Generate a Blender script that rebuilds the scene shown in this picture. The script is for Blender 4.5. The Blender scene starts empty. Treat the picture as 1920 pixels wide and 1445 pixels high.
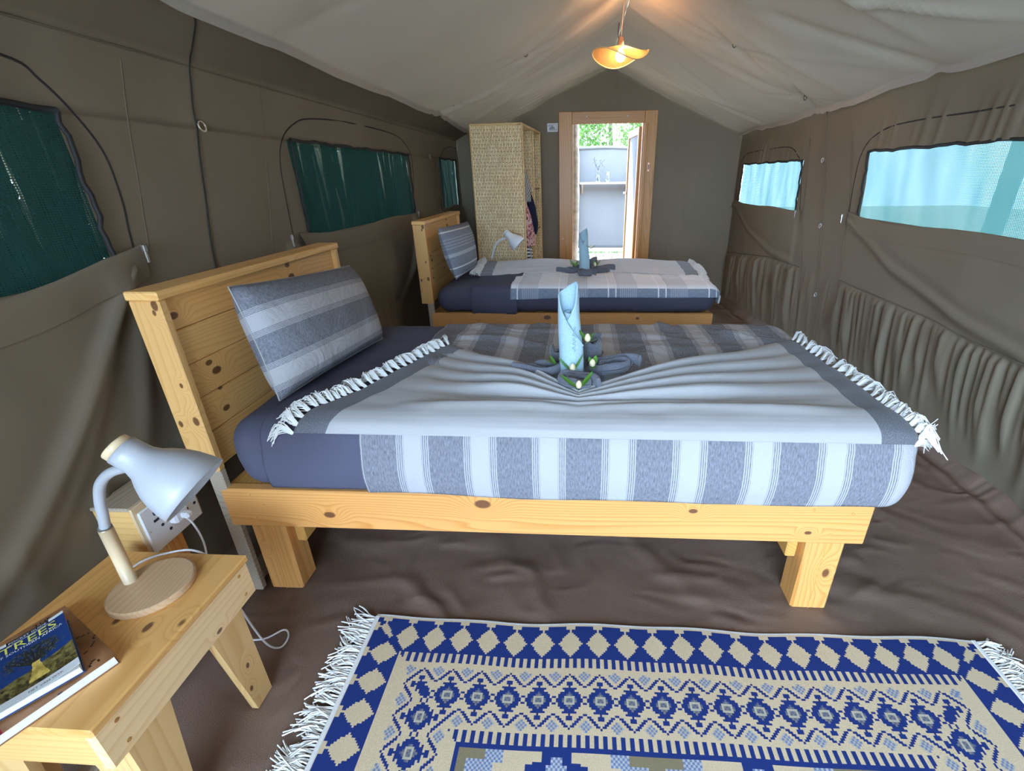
import bpy, math, random
import numpy as np
from mathutils import Matrix, Vector

random.seed(7)
SC = bpy.context.scene
COL = SC.collection
PI = math.pi

# ---------------------------------------------------------------- camera
F_PX, PPX, PPY = 862.80, 1035.63, 712.44
CAM_R = ((0.99834917, 0.01167564, -0.0562372),      # rows: world X, Y, Z in camera (right, down, forward)
         (0.05615112, -0.40437918, 0.91286611),
         (-0.01208286, -0.9145169, -0.40436722))
cam = bpy.data.cameras.new('camera')
cam.sensor_fit = 'HORIZONTAL'
cam.sensor_width = 36.0
cam.lens = F_PX / 1920.0 * 36.0
cam.shift_x = -(PPX - 960.0) / 1920.0
cam.shift_y = (PPY - 722.5) / 1920.0
cam.clip_start = 0.02
cam_o = bpy.data.objects.new('camera', cam)
COL.objects.link(cam_o)
M = Matrix.Identity(4)
for i in range(3):
    M[i][0] = CAM_R[i][0]
    M[i][1] = -CAM_R[i][1]
    M[i][2] = -CAM_R[i][2]
M[0][3], M[1][3], M[2][3] = 0.0, 0.0, 1.40
cam_o.matrix_world = M
SC.camera = cam_o

# ---------------------------------------------------------------- sky, sun, exposure
world = bpy.data.worlds.new('sky')
SC.world = world
world.use_nodes = True
bg = world.node_tree.nodes['Background']
bg.inputs['Color'].default_value = (0.54, 0.74, 1.0, 1)
bg.inputs['Strength'].default_value = 9.5

sun = bpy.data.lights.new('sun', 'SUN')
sun.energy = 11.0
sun.color = (1.0, 0.95, 0.86)
sun.angle = math.radians(2.0)
sun_o = bpy.data.objects.new('sun', sun)
COL.objects.link(sun_o)
sun_o.location = (-1, 6, 8)
sun_o.rotation_euler = Vector((0.30, -0.52, -1.0)).to_track_quat('-Z', 'Y').to_euler()   # the way its light goes

vs = SC.view_settings
vs.view_transform = 'Standard'
vs.look = 'None'
vs.exposure = 1.0
vs.gamma = 1.0
vs.use_curve_mapping = False
SC.cycles.max_bounces = 10
SC.cycles.diffuse_bounces = 6
SC.cycles.transparent_max_bounces = 12
SC.cycles.sample_clamp_indirect = 6.0

# ================================================================ helpers
def vnoise(x, y, seed=0):
    x = np.asarray(x, float); y = np.asarray(y, float)
    xi = np.floor(x).astype(np.int64); yi = np.floor(y).astype(np.int64)
    fx = x - xi; fy = y - yi
    fx = fx * fx * (3 - 2 * fx); fy = fy * fy * (3 - 2 * fy)
    def hsh(a, b):
        n = (a * 374761393 + b * 668265263 + seed * 974634777) & 0x7fffffff
        n = ((n ^ (n >> 13)) * 1274126177) & 0x7fffffff
        return ((n ^ (n >> 16)) & 0xffff) / 65535.0
    a = hsh(xi, yi); b = hsh(xi + 1, yi); c = hsh(xi, yi + 1); d = hsh(xi + 1, yi + 1)
    return (a * (1 - fx) + b * fx) * (1 - fy) + (c * (1 - fx) + d * fx) * fy - 0.5

def fbm(x, y, seed=0, octv=4):
    s = 0; a = 1.0; f = 1.0
    for o in range(octv):
        s = s + a * vnoise(np.asarray(x) * f + 13.7 * o, np.asarray(y) * f - 7.1 * o, seed + o)
        a *= 0.5; f *= 2.03
    return s

def ridged(x, y, seed=0, octv=3):
    s = 0; a = 1.0; f = 1.0
    for o in range(octv):
        s = s + a * (1 - np.abs(vnoise(np.asarray(x) * f + 3.7 * o, np.asarray(y) * f + 9.1 * o, seed + o)) * 4)
        a *= 0.5; f *= 2.1
    return s

def sstep(a, b, x):
    t = np.clip((np.asarray(x, float) - a) / (b - a), 0, 1)
    return t * t * (3 - 2 * t)

def tag(o, label=None, cat=None, group=None, kind=None):
    if label: o['label'] = label
    if cat: o['category'] = cat
    if group: o['group'] = group
    if kind: o['kind'] = kind
    return o

def thing(name, loc=(0, 0, 0), label=None, cat=None, group=None, rotz=0.0, kind=None):
    o = bpy.data.objects.new(name, None)
    o.empty_display_size = 0.1
    COL.objects.link(o)
    o.location = loc
    o.rotation_euler = (0, 0, rotz)
    return tag(o, label, cat, group, kind)

def obj(name, vf, mat, parent=None, smooth=False, local=False, uv=None, cols=None, loc=None, weld=False):
    """One mesh object.  vf=(verts, faces) in world coordinates unless local; a child is shifted by its thing's place."""
    v, f = vf[0], vf[1]
    v = np.asarray(v, float).reshape(-1, 3)
    if parent is not None and not local:
        p = parent; off = np.zeros(3)
        while p is not None:
            off = off + np.array(p.location); p = p.parent
        v = v - off
    if loc is not None:
        v = v - np.array(loc)
    me = bpy.data.meshes.new(name)
    me.from_pydata(v.tolist(), [], [list(map(int, q)) for q in f])
    if uv is None and len(vf) > 2: uv = vf[2]
    if uv is not None:
        lay = me.uv_layers.new(name='uv')
        li = np.empty(len(me.loops), dtype=np.int32)
        me.loops.foreach_get('vertex_index', li)
        lay.data.foreach_set('uv', np.asarray(uv, np.float32).reshape(-1, 2)[li].ravel())
    if cols is not None:      # one colour for each face
        at = me.color_attributes.new('col', 'FLOAT_COLOR', 'CORNER')
        n = np.empty(len(me.polygons), dtype=np.int32)
        me.polygons.foreach_get('loop_total', n)
        c = np.repeat(np.asarray(cols, np.float32).reshape(-1, 3), n, axis=0)
        c = np.concatenate([c, np.ones((len(c), 1), np.float32)], 1)
        at.data.foreach_set('color', c.ravel())
    if smooth:
        me.polygons.foreach_set('use_smooth', [True] * len(me.polygons))
    if mat is not None:
        me.materials.append(mat)
    me.update()
    o = bpy.data.objects.new(name, me)
    COL.objects.link(o)
    if parent is not None: o.parent = parent
    if loc is not None: o.location = loc
    return o

def copy_tree(o, parent=None, loc=None):
    c = o.copy(); COL.objects.link(c)
    c.parent = parent
    if loc is not None: c.location = loc
    for ch in [k for k in o.children]:
        copy_tree(ch, c)
    return c

def merge(parts):
    V = []; Fs = []; n = 0
    for p in parts:
        v = np.asarray(p[0], float).reshape(-1, 3)
        V.append(v); Fs += [[int(i) + n for i in q] for q in p[1]]; n += len(v)
    return np.concatenate(V), Fs

def xf(vf, mtx=None, loc=(0, 0, 0)):
    v = np.asarray(vf[0], float).reshape(-1, 3)
    if mtx is not None: v = v @ np.asarray(mtx, float).T
    return (v + np.array(loc),) + tuple(vf[1:])

def rotm(ax, ang):
    return np.array(Matrix.Rotation(ang, 3, ax))

def frame(zdir, up=(0, 0, 1)):
    z = np.array(zdir, float); z /= np.linalg.norm(z)
    u = np.array(up, float)
    if abs(z @ u) > 0.98: u = np.array((0, 1.0, 0))
    x = np.cross(u, z); x /= np.linalg.norm(x)
    return np.stack([x, np.cross(z, x), z], 1)

def cbox(x0, x1, y0, y1, z0, z1, b=0.003):
    """box with chamfered edges, 24 vertices"""
    b = min(b, 0.49 * (x1 - x0), 0.49 * (y1 - y0), 0.49 * (z1 - z0))
    X = (x0, x1); Y = (y0, y1); Z = (z0, z1); S = (1, -1)
    V = []
    for i in (0, 1):
        for j in (0, 1):
            for k in (0, 1):
                V.append((X[i], Y[j] + S[j] * b, Z[k] + S[k] * b))
                V.append((X[i] + S[i] * b, Y[j], Z[k] + S[k] * b))
                V.append((X[i] + S[i] * b, Y[j] + S[j] * b, Z[k]))
    q = lambda i, j, k, a: (i * 4 + j * 2 + k) * 3 + a
    Fs = []
    for s in (0, 1):
        f = [q(s, 0, 0, 0), q(s, 0, 1, 0), q(s, 1, 1, 0), q(s, 1, 0, 0)]; Fs.append(f if s == 0 else f[::-1])
        f = [q(0, s, 0, 1), q(1, s, 0, 1), q(1, s, 1, 1), q(0, s, 1, 1)]; Fs.append(f if s == 0 else f[::-1])
        f = [q(0, 0, s, 2), q(0, 1, s, 2), q(1, 1, s, 2), q(1, 0, s, 2)]; Fs.append(f if s == 0 else f[::-1])
    for i in (0, 1):
        for j in (0, 1):
            f = [q(i, j, 0, 0), q(i, j, 1, 0), q(i, j, 1, 1), q(i, j, 0, 1)]; Fs.append(f if i == j else f[::-1])
            f = [q(i, 0, j, 0), q(i, 0, j, 2), q(i, 1, j, 2), q(i, 1, j, 0)]; Fs.append(f if i == j else f[::-1])
            f = [q(0, i, j, 1), q(1, i, j, 1), q(1, i, j, 2), q(0, i, j, 2)]; Fs.append(f if i == j else f[::-1])
    for i in (0, 1):
        for j in (0, 1):
            for k in (0, 1):
                f = [q(i, j, k, 0), q(i, j, k, 1), q(i, j, k, 2)]
                Fs.append(f if (i + j + k) % 2 == 0 else f[::-1])
    return np.array(V, float), Fs

def prism(poly, a0, a1, axis='z'):
    """extrude a 2-D outline; axis names the extrusion direction"""
    n = len(poly); V = []
    for a in (a0, a1):
        for (p, q) in poly:
            V.append({'z': (p, q, a), 'y': (p, a, q), 'x': (a, p, q)}[axis])
    Fs = [list(range(n))[::-1], list(range(n, 2 * n))]
    for i in range(n):
        j = (i + 1) % n
        Fs.append([i, j, n + j, n + i])
    return np.array(V, float), Fs

def grid(P, wu=False, wv=False, keep=None, uv=None):
    """quads over P[nu, nv, 3]"""
    nu, nv = P.shape[:2]
    I = np.arange(nu * nv).reshape(nu, nv)
    a = I if not wu else np.concatenate([I, I[:1]], 0)
    a = a if not wv else np.concatenate([a, a[:, :1]], 1)
    Q = np.stack([a[:-1, :-1], a[1:, :-1], a[1:, 1:], a[:-1, 1:]], -1)
    if keep is not None: Q = Q[keep]
    Q = Q.reshape(-1, 4)
    if uv is not None: return P.reshape(-1, 3), Q.tolist(), uv.reshape(-1, 2)
    return P.reshape(-1, 3), Q.tolist()

def lathe(prof, seg=24, capped=True):
    th = np.linspace(0, 2 * PI, seg, endpoint=False)
    P = np.array([[(r * math.cos(t), r * math.sin(t), z) for t in th] for r, z in prof])
    v, f = grid(P, wv=True)
    f = [q[::-1] for q in f]
    n = len(prof)
    if capped:
        f.append([i for i in range(seg)][::-1]); f.append([(n - 1) * seg + i for i in range(seg)])
    return v, f

def catmull(pts, n=8):
    p = np.array(pts, float)
    if len(p) < 3: return p
    p = np.concatenate([[2 * p[0] - p[1]], p, [2 * p[-1] - p[-2]]])
    out = []
    for i in range(1, len(p) - 2):
        for t in np.linspace(0, 1, n, endpoint=False):
            a, b, c, d = p[i - 1], p[i], p[i + 1], p[i + 2]
            out.append(0.5 * ((2 * b) + (-a + c) * t + (2 * a - 5 * b + 4 * c - d) * t * t + (-a + 3 * b - 3 * c + d) * t ** 3))
    out.append(p[-2])
    return np.array(out)

def tube(pts, r, seg=8, capped=True):
    p = np.array(pts, float); n = len(p)
    r = np.broadcast_to(np.asarray(r, float), (n,))
    T = np.gradient(p, axis=0); T /= np.maximum(np.linalg.norm(T, axis=1), 1e-9)[:, None]
    u = np.array((0, 0, 1.0)) if abs(T[0][2]) < 0.9 else np.array((1.0, 0, 0))
    P = np.empty((n, seg, 3))
    for i in range(n):
        a = u - T[i] * (u @ T[i]); a /= max(np.linalg.norm(a), 1e-9); u = a
        b = np.cross(T[i], a)
        for k in range(seg):
            th = 2 * PI * k / seg
            P[i, k] = p[i] + r[i] * (math.cos(th) * a + math.sin(th) * b)
    v, f = grid(P, wv=True)
    f = [q[::-1] for q in f]
    if capped and seg > 2:
        f.append(list(range(seg))); f.append([(n - 1) * seg + i for i in range(seg)][::-1])
    return v, f

def strands(paths, r, seg=3):
    return merge([tube(p, r, seg, False) for p in paths])

# ---------------------------------------------------------------- node helpers
def new_mat(name):
    m = bpy.data.materials.new(name); m.use_nodes = True
    nt = m.node_tree
    return m, nt, nt.nodes['Principled BSDF'], nt.nodes['Material Output']

def nd(nt, typ, ins=None, **props):
    n = nt.nodes.new(typ)
    for k, v in props.items(): setattr(n, k, v)
    for k, v in (ins or {}).items():
        s = n.inputs[k]
        if isinstance(v, bpy.types.NodeSocket): nt.links.new(v, s)
        else:
            try: s.default_value = v
            except Exception: s.default_value = (v[0], v[1], v[2], 1) if len(v) == 3 else v
    return n

def mth(nt, op, a, b=0.0, c=0.0, clamp=False):
    n = nd(nt, 'ShaderNodeMath', {0: a, 1: b, 2: c}, operation=op)
    n.use_clamp = clamp
    return n.outputs[0]

def ramp(nt, fac, stops, interp='LINEAR'):
    n = nd(nt, 'ShaderNodeValToRGB', {'Fac': fac})
    cr = n.color_ramp; cr.interpolation = interp
    while len(cr.elements) < len(stops): cr.elements.new(0.5)
    for e, (p, c) in zip(cr.elements, stops):
        e.position = p; e.color = (c[0], c[1], c[2], 1)
    return n.outputs['Color']

def mixc(nt, fac, a, b, blend='MIX'):
    n = nt.nodes.new('ShaderNodeMix'); n.data_type = 'RGBA'; n.blend_type = blend
    for i, v in ((0, fac), (6, a), (7, b)):
        s = n.inputs[i]
        if isinstance(v, bpy.types.NodeSocket): nt.links.new(v, s)
        else: s.default_value = v if i == 0 else (v[0], v[1], v[2], 1)
    return n.outputs[2]

def bump(nt, bsdf, h, strength=0.3, dist=0.002):
    b = nd(nt, 'ShaderNodeBump', {'Height': h, 'Strength': strength, 'Distance': dist})
    nt.links.new(b.outputs[0], bsdf.inputs['Normal'])
    return b

def objco(nt, scale=(1, 1, 1), rnd=False):
    tc = nd(nt, 'ShaderNodeTexCoord')
    v = tc.outputs['Object']
    if rnd:
        oi = nd(nt, 'ShaderNodeObjectInfo')
        k = mth(nt, 'MULTIPLY', oi.outputs['Random'], 17.0)
        cx = nd(nt, 'ShaderNodeCombineXYZ', {0: k, 1: k, 2: k})
        v = nd(nt, 'ShaderNodeVectorMath', {0: v, 1: cx.outputs[0]}, operation='ADD').outputs[0]
    mp = nd(nt, 'ShaderNodeMapping', {'Vector': v, 'Scale': scale})
    return mp.outputs[0]

def noise(nt, vec, scale=1.0, detail=3.0, rough=0.5, dist=0.0):
    return nd(nt, 'ShaderNodeTexNoise', {'Vector': vec, 'Scale': scale, 'Detail': detail, 'Roughness': rough, 'Distortion': dist}).outputs['Fac']

def plain(name, col, rough=0.5, metal=0.0, var=0.06, vscale=20.0, bmp=0.0, bscale=200.0, spec=None):
    m, nt, b, out = new_mat(name)
    n = noise(nt, objco(nt), vscale, 3)
    c = ramp(nt, n, [(0.3, [x * (1 - var) for x in col]), (0.7, [min(1, x * (1 + var)) for x in col])])
    nt.links.new(c, b.inputs['Base Color'])
    b.inputs['Roughness'].default_value = rough
    b.inputs['Metallic'].default_value = metal
    if spec is not None: b.inputs['Specular IOR Level'].default_value = spec
    if bmp: bump(nt, b, noise(nt, objco(nt), bscale, 2), bmp, 0.002)
    return m

def wood(name, axis, pale=(0.70, 0.44, 0.20), dark=(0.50, 0.25, 0.085), knots=(), rough=0.42, freq=26.0, kcol=(0.13, 0.045, 0.018), rnd=True):
    """planed pine: grain flows along axis; knots = (x, y, z, radius) in the thing's own frame"""
    m, nt, b, out = new_mat(name)
    ai = 'xyz'.index(axis)
    sc = [4.2, 4.2, 4.2]; sc[ai] = 0.42
    n1 = noise(nt, objco(nt, sc, rnd), 1.0, 2.0, 0.4, 0.4)
    lin = [1.9, 1.2, 2.3]; lin[ai] = 0.02
    dp = nd(nt, 'ShaderNodeVectorMath', {0: objco(nt, (1, 1, 1), rnd), 1: lin}, operation='DOT_PRODUCT').outputs['Value']
    n1 = mth(nt, 'ADD', mth(nt, 'MULTIPLY', n1, 0.62), dp)
    tc = nd(nt, 'ShaderNodeTexCoord').outputs['Object']
    kmask = None
    for (kx, ky, kz, kr) in knots:
        d = nd(nt, 'ShaderNodeVectorMath', {0: tc, 1: (kx, ky, kz)}, operation='SUBTRACT').outputs[0]
        s = [1.0, 1.0, 1.0]; s[ai] = 0.62
        d = nd(nt, 'ShaderNodeVectorMath', {0: d, 1: s}, operation='MULTIPLY').outputs[0]
        d = nd(nt, 'ShaderNodeVectorMath', {0: d}, operation='LENGTH').outputs['Value']
        mk = nd(nt, 'ShaderNodeMapRange', {'Value': d, 'From Min': kr * 1.05, 'From Max': kr * 0.7})
        mk.interpolation_type = 'SMOOTHSTEP'; mk = mk.outputs[0]
        near = nd(nt, 'ShaderNodeMapRange', {'Value': d, 'From Min': kr * 4.5, 'From Max': 0.0}).outputs[0]
        n1 = mth(nt, 'ADD', n1, mth(nt, 'MULTIPLY', mth(nt, 'MULTIPLY', near, near), 0.22))
        kmask = mk if kmask is None else mth(nt, 'MAXIMUM', kmask, mk)
    rings = mth(nt, 'FRACT', mth(nt, 'MULTIPLY', n1, freq))
    rings = ramp(nt, rings, [(0.0, (0, 0, 0)), (0.55, (0.22, 0.22, 0.22)), (0.88, (1, 1, 1)), (1.0, (0.0, 0.0, 0.0))])
    sf = [160.0, 160.0, 160.0]; sf[ai] = 5.0
    fib = noise(nt, objco(nt, sf, rnd), 1.0, 2)
    big = noise(nt, objco(nt, [3 if i != ai else 0.8 for i in range(3)], rnd), 1.0, 2)
    k = mth(nt, 'ADD', mth(nt, 'MULTIPLY', rings, 0.70), mth(nt, 'MULTIPLY', mth(nt, 'SUBTRACT', big, 0.42), 0.85), clamp=True)
    c = mixc(nt, k, pale, dark)
    c = mixc(nt, mth(nt, 'MULTIPLY', fib, 0.30), c, (0.82, 0.60, 0.36), 'SOFT_LIGHT')
    if kmask is not None: c = mixc(nt, mth(nt, 'MULTIPLY', kmask, 0.92), c, kcol)
    nt.links.new(c, b.inputs['Base Color'])
    b.inputs['Roughness'].default_value = rough
    b.inputs['Coat Weight'].default_value = 0.12
    b.inputs['Coat Roughness'].default_value = 0.3
    bump(nt, b, mth(nt, 'ADD', rings, fib), 0.10, 0.001)
    return m

def cloth(name, col, var=0.12, rough=0.95, weave=900.0, bmp=0.25, sheen=0.0, trans=0.0, tcol=None, low=3.0, lowvar=0.08):
    m, nt, b, out = new_mat(name)
    n = noise(nt, objco(nt), weave, 2)
    n2 = noise(nt, objco(nt), low, 4)
    c = ramp(nt, n, [(0.3, [x * (1 - var) for x in col]), (0.7, [min(1, x * (1 + var)) for x in col])])
    g = ramp(nt, n2, [(0.25, (1 - lowvar,) * 3), (0.75, (1 + lowvar,) * 3)])
    c = mixc(nt, 1.0, c, g, 'MULTIPLY')
    nt.links.new(c, b.inputs['Base Color'])
    b.inputs['Roughness'].default_value = rough
    b.inputs['Specular IOR Level'].default_value = 0.2
    if sheen:
        b.inputs['Sheen Weight'].default_value = sheen
    bump(nt, b, n, bmp, 0.001)
    if trans:
        t = nd(nt, 'ShaderNodeBsdfTranslucent', {'Color': (tcol or col)})
        mx = nd(nt, 'ShaderNodeMixShader', {0: trans, 1: b.outputs[0], 2: t.outputs[0]})
        nt.links.new(mx.outputs[0], out.inputs['Surface'])
    return m

# ================================================================ materials
def canvas_mat(name, col, trans=0.0, tcol=None, rough=0.9):
    return cloth(name, col, var=0.05, rough=rough, weave=700.0, bmp=0.12, trans=trans, tcol=tcol, low=1.3, lowvar=0.10)

MT = {}
MT['canvas'] = canvas_mat('tent_canvas', (0.212, 0.176, 0.126))
MT['seam'] = canvas_mat('seam_tape', (0.162, 0.134, 0.096))
MT['cord'] = plain('dark_cord', (0.020, 0.018, 0.016), 0.8)
MT['lining'] = canvas_mat('roof_lining', (0.47, 0.435, 0.39), trans=0.14, tcol=(0.50, 0.47, 0.42))
MT['fly'] = canvas_mat('fly_canvas', (0.20, 0.19, 0.16), trans=0.4, tcol=(0.62, 0.57, 0.48))
MT['black'] = plain('black_binding', (0.012, 0.013, 0.014), 0.7)
MT['steel'] = plain('zinc_steel', (0.62, 0.62, 0.60), 0.3, 0.9)
MT['white_metal'] = plain('white_lacquer', (0.43, 0.44, 0.47), 0.32, 0.0, 0.02)
MT['lightened_white'] = plain('lightened_white_lacquer', (0.80, 0.82, 0.85), 0.32, 0.0, 0.02)  # same white lacquer, lightened to offset the weak light on the far lamp
MT['plastic'] = plain('white_plastic', (0.80, 0.81, 0.83), 0.35, 0.0, 0.02)
MT['dark_hole'] = plain('socket_hole', (0.010, 0.012, 0.03), 0.6)
MT['sheet'] = cloth('slate_sheet', (0.085, 0.085, 0.125), var=0.08, weave=1400, bmp=0.1, low=2.0)
MT['fringe'] = cloth('white_cotton', (0.74, 0.73, 0.70), var=0.15, weave=600, bmp=0.2)
MT['towel_blue'] = cloth('blue_terry', (0.36, 0.52, 0.60), var=0.16, weave=420, bmp=0.7, sheen=0.2)
MT['towel_grey'] = cloth('charcoal_terry', (0.125, 0.132, 0.160), var=0.45, weave=420, bmp=0.8, sheen=0.3)
MT['leaf'] = plain('leaf_green', (0.10, 0.27, 0.035), 0.35, 0, 0.3, 60)
MT['bud'] = plain('cream_petal', (0.78, 0.66, 0.42), 0.6, 0, 0.12, 90)
MT['paper'] = plain('page_paper', (0.78, 0.78, 0.76), 0.7, 0, 0.06, 300)
MT['copper'] = plain('copper_pipe', (0.72, 0.40, 0.27), 0.35, 0.7)
MT['screen'] = canvas_mat('screen_canvas', (0.135, 0.133, 0.135), trans=0.03, tcol=(0.4, 0.4, 0.42))
MT['door_canvas'] = canvas_mat('door_panel', (0.34, 0.36, 0.43), trans=0.1, tcol=(0.5, 0.52, 0.58))
MT['ground'] = plain('sandy_ground', (0.33, 0.29, 0.22), 0.95, 0, 0.3, 4)
MT['bark'] = plain('pole_bark', (0.22, 0.18, 0.14), 0.9, 0, 0.35, 14, 0.6, 40)
MT['foliage'] = cloth('foliage', (0.10, 0.20, 0.05), var=0.3, weave=8, bmp=0.0, trans=0.35, tcol=(0.19, 0.28, 0.10), low=1.5, lowvar=0.3)
MT['reed'] = plain('dry_reed', (0.035, 0.045, 0.03), 0.9, 0, 0.4, 9)
MT['dry'] = plain('pale_dry_stem', (0.55, 0.55, 0.40), 0.8, 0, 0.3, 9)
MT['hedge'] = plain('dark_hedge', (0.018, 0.028, 0.016), 0.9, 0, 0.5, 9)
MT['navy'] = cloth('navy_cotton', (0.016, 0.018, 0.04), var=0.1)

def groundsheet():
    m, nt, b, out = new_mat('brown_groundsheet')
    n = noise(nt, objco(nt), 2.2, 5)
    c = ramp(nt, n, [(0.3, (0.150, 0.098, 0.073)), (0.7, (0.205, 0.136, 0.103))])
    nt.links.new(c, b.inputs['Base Color'])
    b.inputs['Roughness'].default_value = 0.36
    b.inputs['Specular IOR Level'].default_value = 0.55
    w = nd(nt, 'ShaderNodeTexNoise', {'Vector': objco(nt, (2.3, 3.6, 1)), 'Scale': 1.6, 'Detail': 4, 'Distortion': 1.2})
    w.noise_type = 'RIDGED_MULTIFRACTAL'
    f = noise(nt, objco(nt), 420, 2)
    h = mth(nt, 'ADD', mth(nt, 'MULTIPLY', w.outputs['Fac'], 0.5), mth(nt, 'MULTIPLY', f, 0.04))
    bump(nt, b, h, 0.8, 0.05)
    return m
MT['groundsheet'] = groundsheet()

def net_mat(name, thread, gap, open_=0.5):
    """woven shade cloth: threads with real open gaps, in metres of the UV map"""
    m, nt, b, out = new_mat(name)
    uv = nd(nt, 'ShaderNodeUVMap').outputs[0]
    sp = nd(nt, 'ShaderNodeSeparateXYZ', {0: uv})
    wob = noise(nt, nd(nt, 'ShaderNodeMapping', {'Vector': uv, 'Scale': (3, 40, 1)}).outputs[0], 1.0, 3)
    u = mth(nt, 'ADD', sp.outputs[0], mth(nt, 'MULTIPLY', wob, 0.006))
    a = mth(nt, 'SINE', mth(nt, 'MULTIPLY', u, 2 * PI / 0.0085))
    c = mth(nt, 'SINE', mth(nt, 'MULTIPLY', sp.outputs[1], 2 * PI / 0.0062))
    g = mth(nt, 'MULTIPLY', mth(nt, 'ADD', mth(nt, 'MULTIPLY', a, 0.5), 0.5), mth(nt, 'ADD', mth(nt, 'MULTIPLY', c, 0.5), 0.5))
    patch = noise(nt, nd(nt, 'ShaderNodeMapping', {'Vector': uv, 'Scale': (9, 2.2, 1)}).outputs[0], 1.0, 3)
    hole = mth(nt, 'MULTIPLY', g, mth(nt, 'ADD', mth(nt, 'MULTIPLY', patch, open_), gap), clamp=True)
    col = mixc(nt, noise(nt, uv, 300, 2), [x * 0.75 for x in thread], [min(1, x * 1.25) for x in thread])
    d = nd(nt, 'ShaderNodeBsdfDiffuse', {'Color': col})
    t = nd(nt, 'ShaderNodeBsdfTranslucent', {'Color': col})
    s = nd(nt, 'ShaderNodeMixShader', {0: 0.5, 1: d.outputs[0], 2: t.outputs[0]})
    tr = nd(nt, 'ShaderNodeBsdfTransparent')
    f = nd(nt, 'ShaderNodeMixShader', {0: hole, 1: s.outputs[0], 2: tr.outputs[0]})
    nt.links.new(f.outputs[0], out.inputs['Surface'])
    return m
MT['net_l'] = net_mat('green_shade_net', (0.026, 0.085, 0.082), 0.06, 0.6)
MT['net_r'] = net_mat('dimmed_shade_net', (0.026, 0.088, 0.082), 0.0, 0.26)  # same net, closed up to dim the daylight in the right windows

def stripe_mat(name, white=(0.42, 0.415, 0.435), grey=(0.178, 0.182, 0.21), period=0.205, half=0.027, lines=0.052, axis=0):
    m, nt, b, out = new_mat(name)
    uv = nd(nt, 'ShaderNodeUVMap').outputs[0]
    u = nd(nt, 'ShaderNodeSeparateXYZ', {0: uv}).outputs[axis]
    f = mth(nt, 'FRACT', mth(nt, 'ADD', mth(nt, 'DIVIDE', u, period), 0.5))
    p = mth(nt, 'MULTIPLY', mth(nt, 'ABSOLUTE', mth(nt, 'SUBTRACT', f, 0.5)), period)
    inw = mth(nt, 'LESS_THAN', p, half)
    inl = mth(nt, 'LESS_THAN', p, lines)
    ln = mth(nt, 'GREATER_THAN', mth(nt, 'FRACT', mth(nt, 'DIVIDE', p, 0.0062)), 0.5)
    wmask = mth(nt, 'MAXIMUM', inw, mth(nt, 'MULTIPLY', inl, ln))
    he = noise(nt, nd(nt, 'ShaderNodeMapping', {'Vector': uv, 'Scale': (260, 60, 1)}).outputs[0], 1.0, 3, 0.7)
    g = ramp(nt, he, [(0.28, [x * 0.62 for x in grey]), (0.72, [x * 1.5 for x in grey])])
    c = mixc(nt, wmask, g, white)
    nt.links.new(c, b.inputs['Base Color'])
    b.inputs['Roughness'].default_value = 0.95
    b.inputs['Specular IOR Level'].default_value = 0.15
    bump(nt, b, mth(nt, 'ADD', noise(nt, uv, 8.0, 5, 0.6, 1.2), mth(nt, 'MULTIPLY', he, 0.05)), 0.45, 0.022)
    return m
MT['duvet'] = stripe_mat('striped_duvet')
MT['pillow'] = stripe_mat('striped_pillow', period=0.245, half=0.034, lines=0.062, axis=1)

def throw_mat(name, length, light=(0.40, 0.395, 0.40), dark=(0.11, 0.114, 0.13), band=0.10):
    m, nt, b, out = new_mat(name)
    uv = nd(nt, 'ShaderNodeUVMap').outputs[0]
    u = nd(nt, 'ShaderNodeSeparateXYZ', {0: uv}).outputs[0]
    edge = mth(nt, 'MAXIMUM', mth(nt, 'LESS_THAN', u, band), mth(nt, 'GREATER_THAN', u, length - band))
    he = noise(nt, nd(nt, 'ShaderNodeMapping', {'Vector': uv, 'Scale': (300, 220, 1)}).outputs[0], 1.0, 3, 0.75)
    l = ramp(nt, he, [(0.25, [x * 0.85 for x in light]), (0.75, [x * 1.12 for x in light])])
    d = ramp(nt, he, [(0.3, [x * 0.45 for x in dark]), (0.7, [x * 1.9 for x in dark])])
    c = mixc(nt, edge, l, d)
    nt.links.new(c, b.inputs['Base Color'])
    b.inputs['Roughness'].default_value = 0.95
    b.inputs['Specular IOR Level'].default_value = 0.15
    b.inputs['Sheen Weight'].default_value = 0.15
    bump(nt, b, he, 0.25, 0.0015)
    return m
MT['throw'] = throw_mat('grey_throw', 1.80)
MT['throw2'] = throw_mat('lightened_grey_throw', 1.80, (0.58, 0.59, 0.62), (0.17, 0.18, 0.21))  # throw colours lightened to make up for the dimmer far bed

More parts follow.
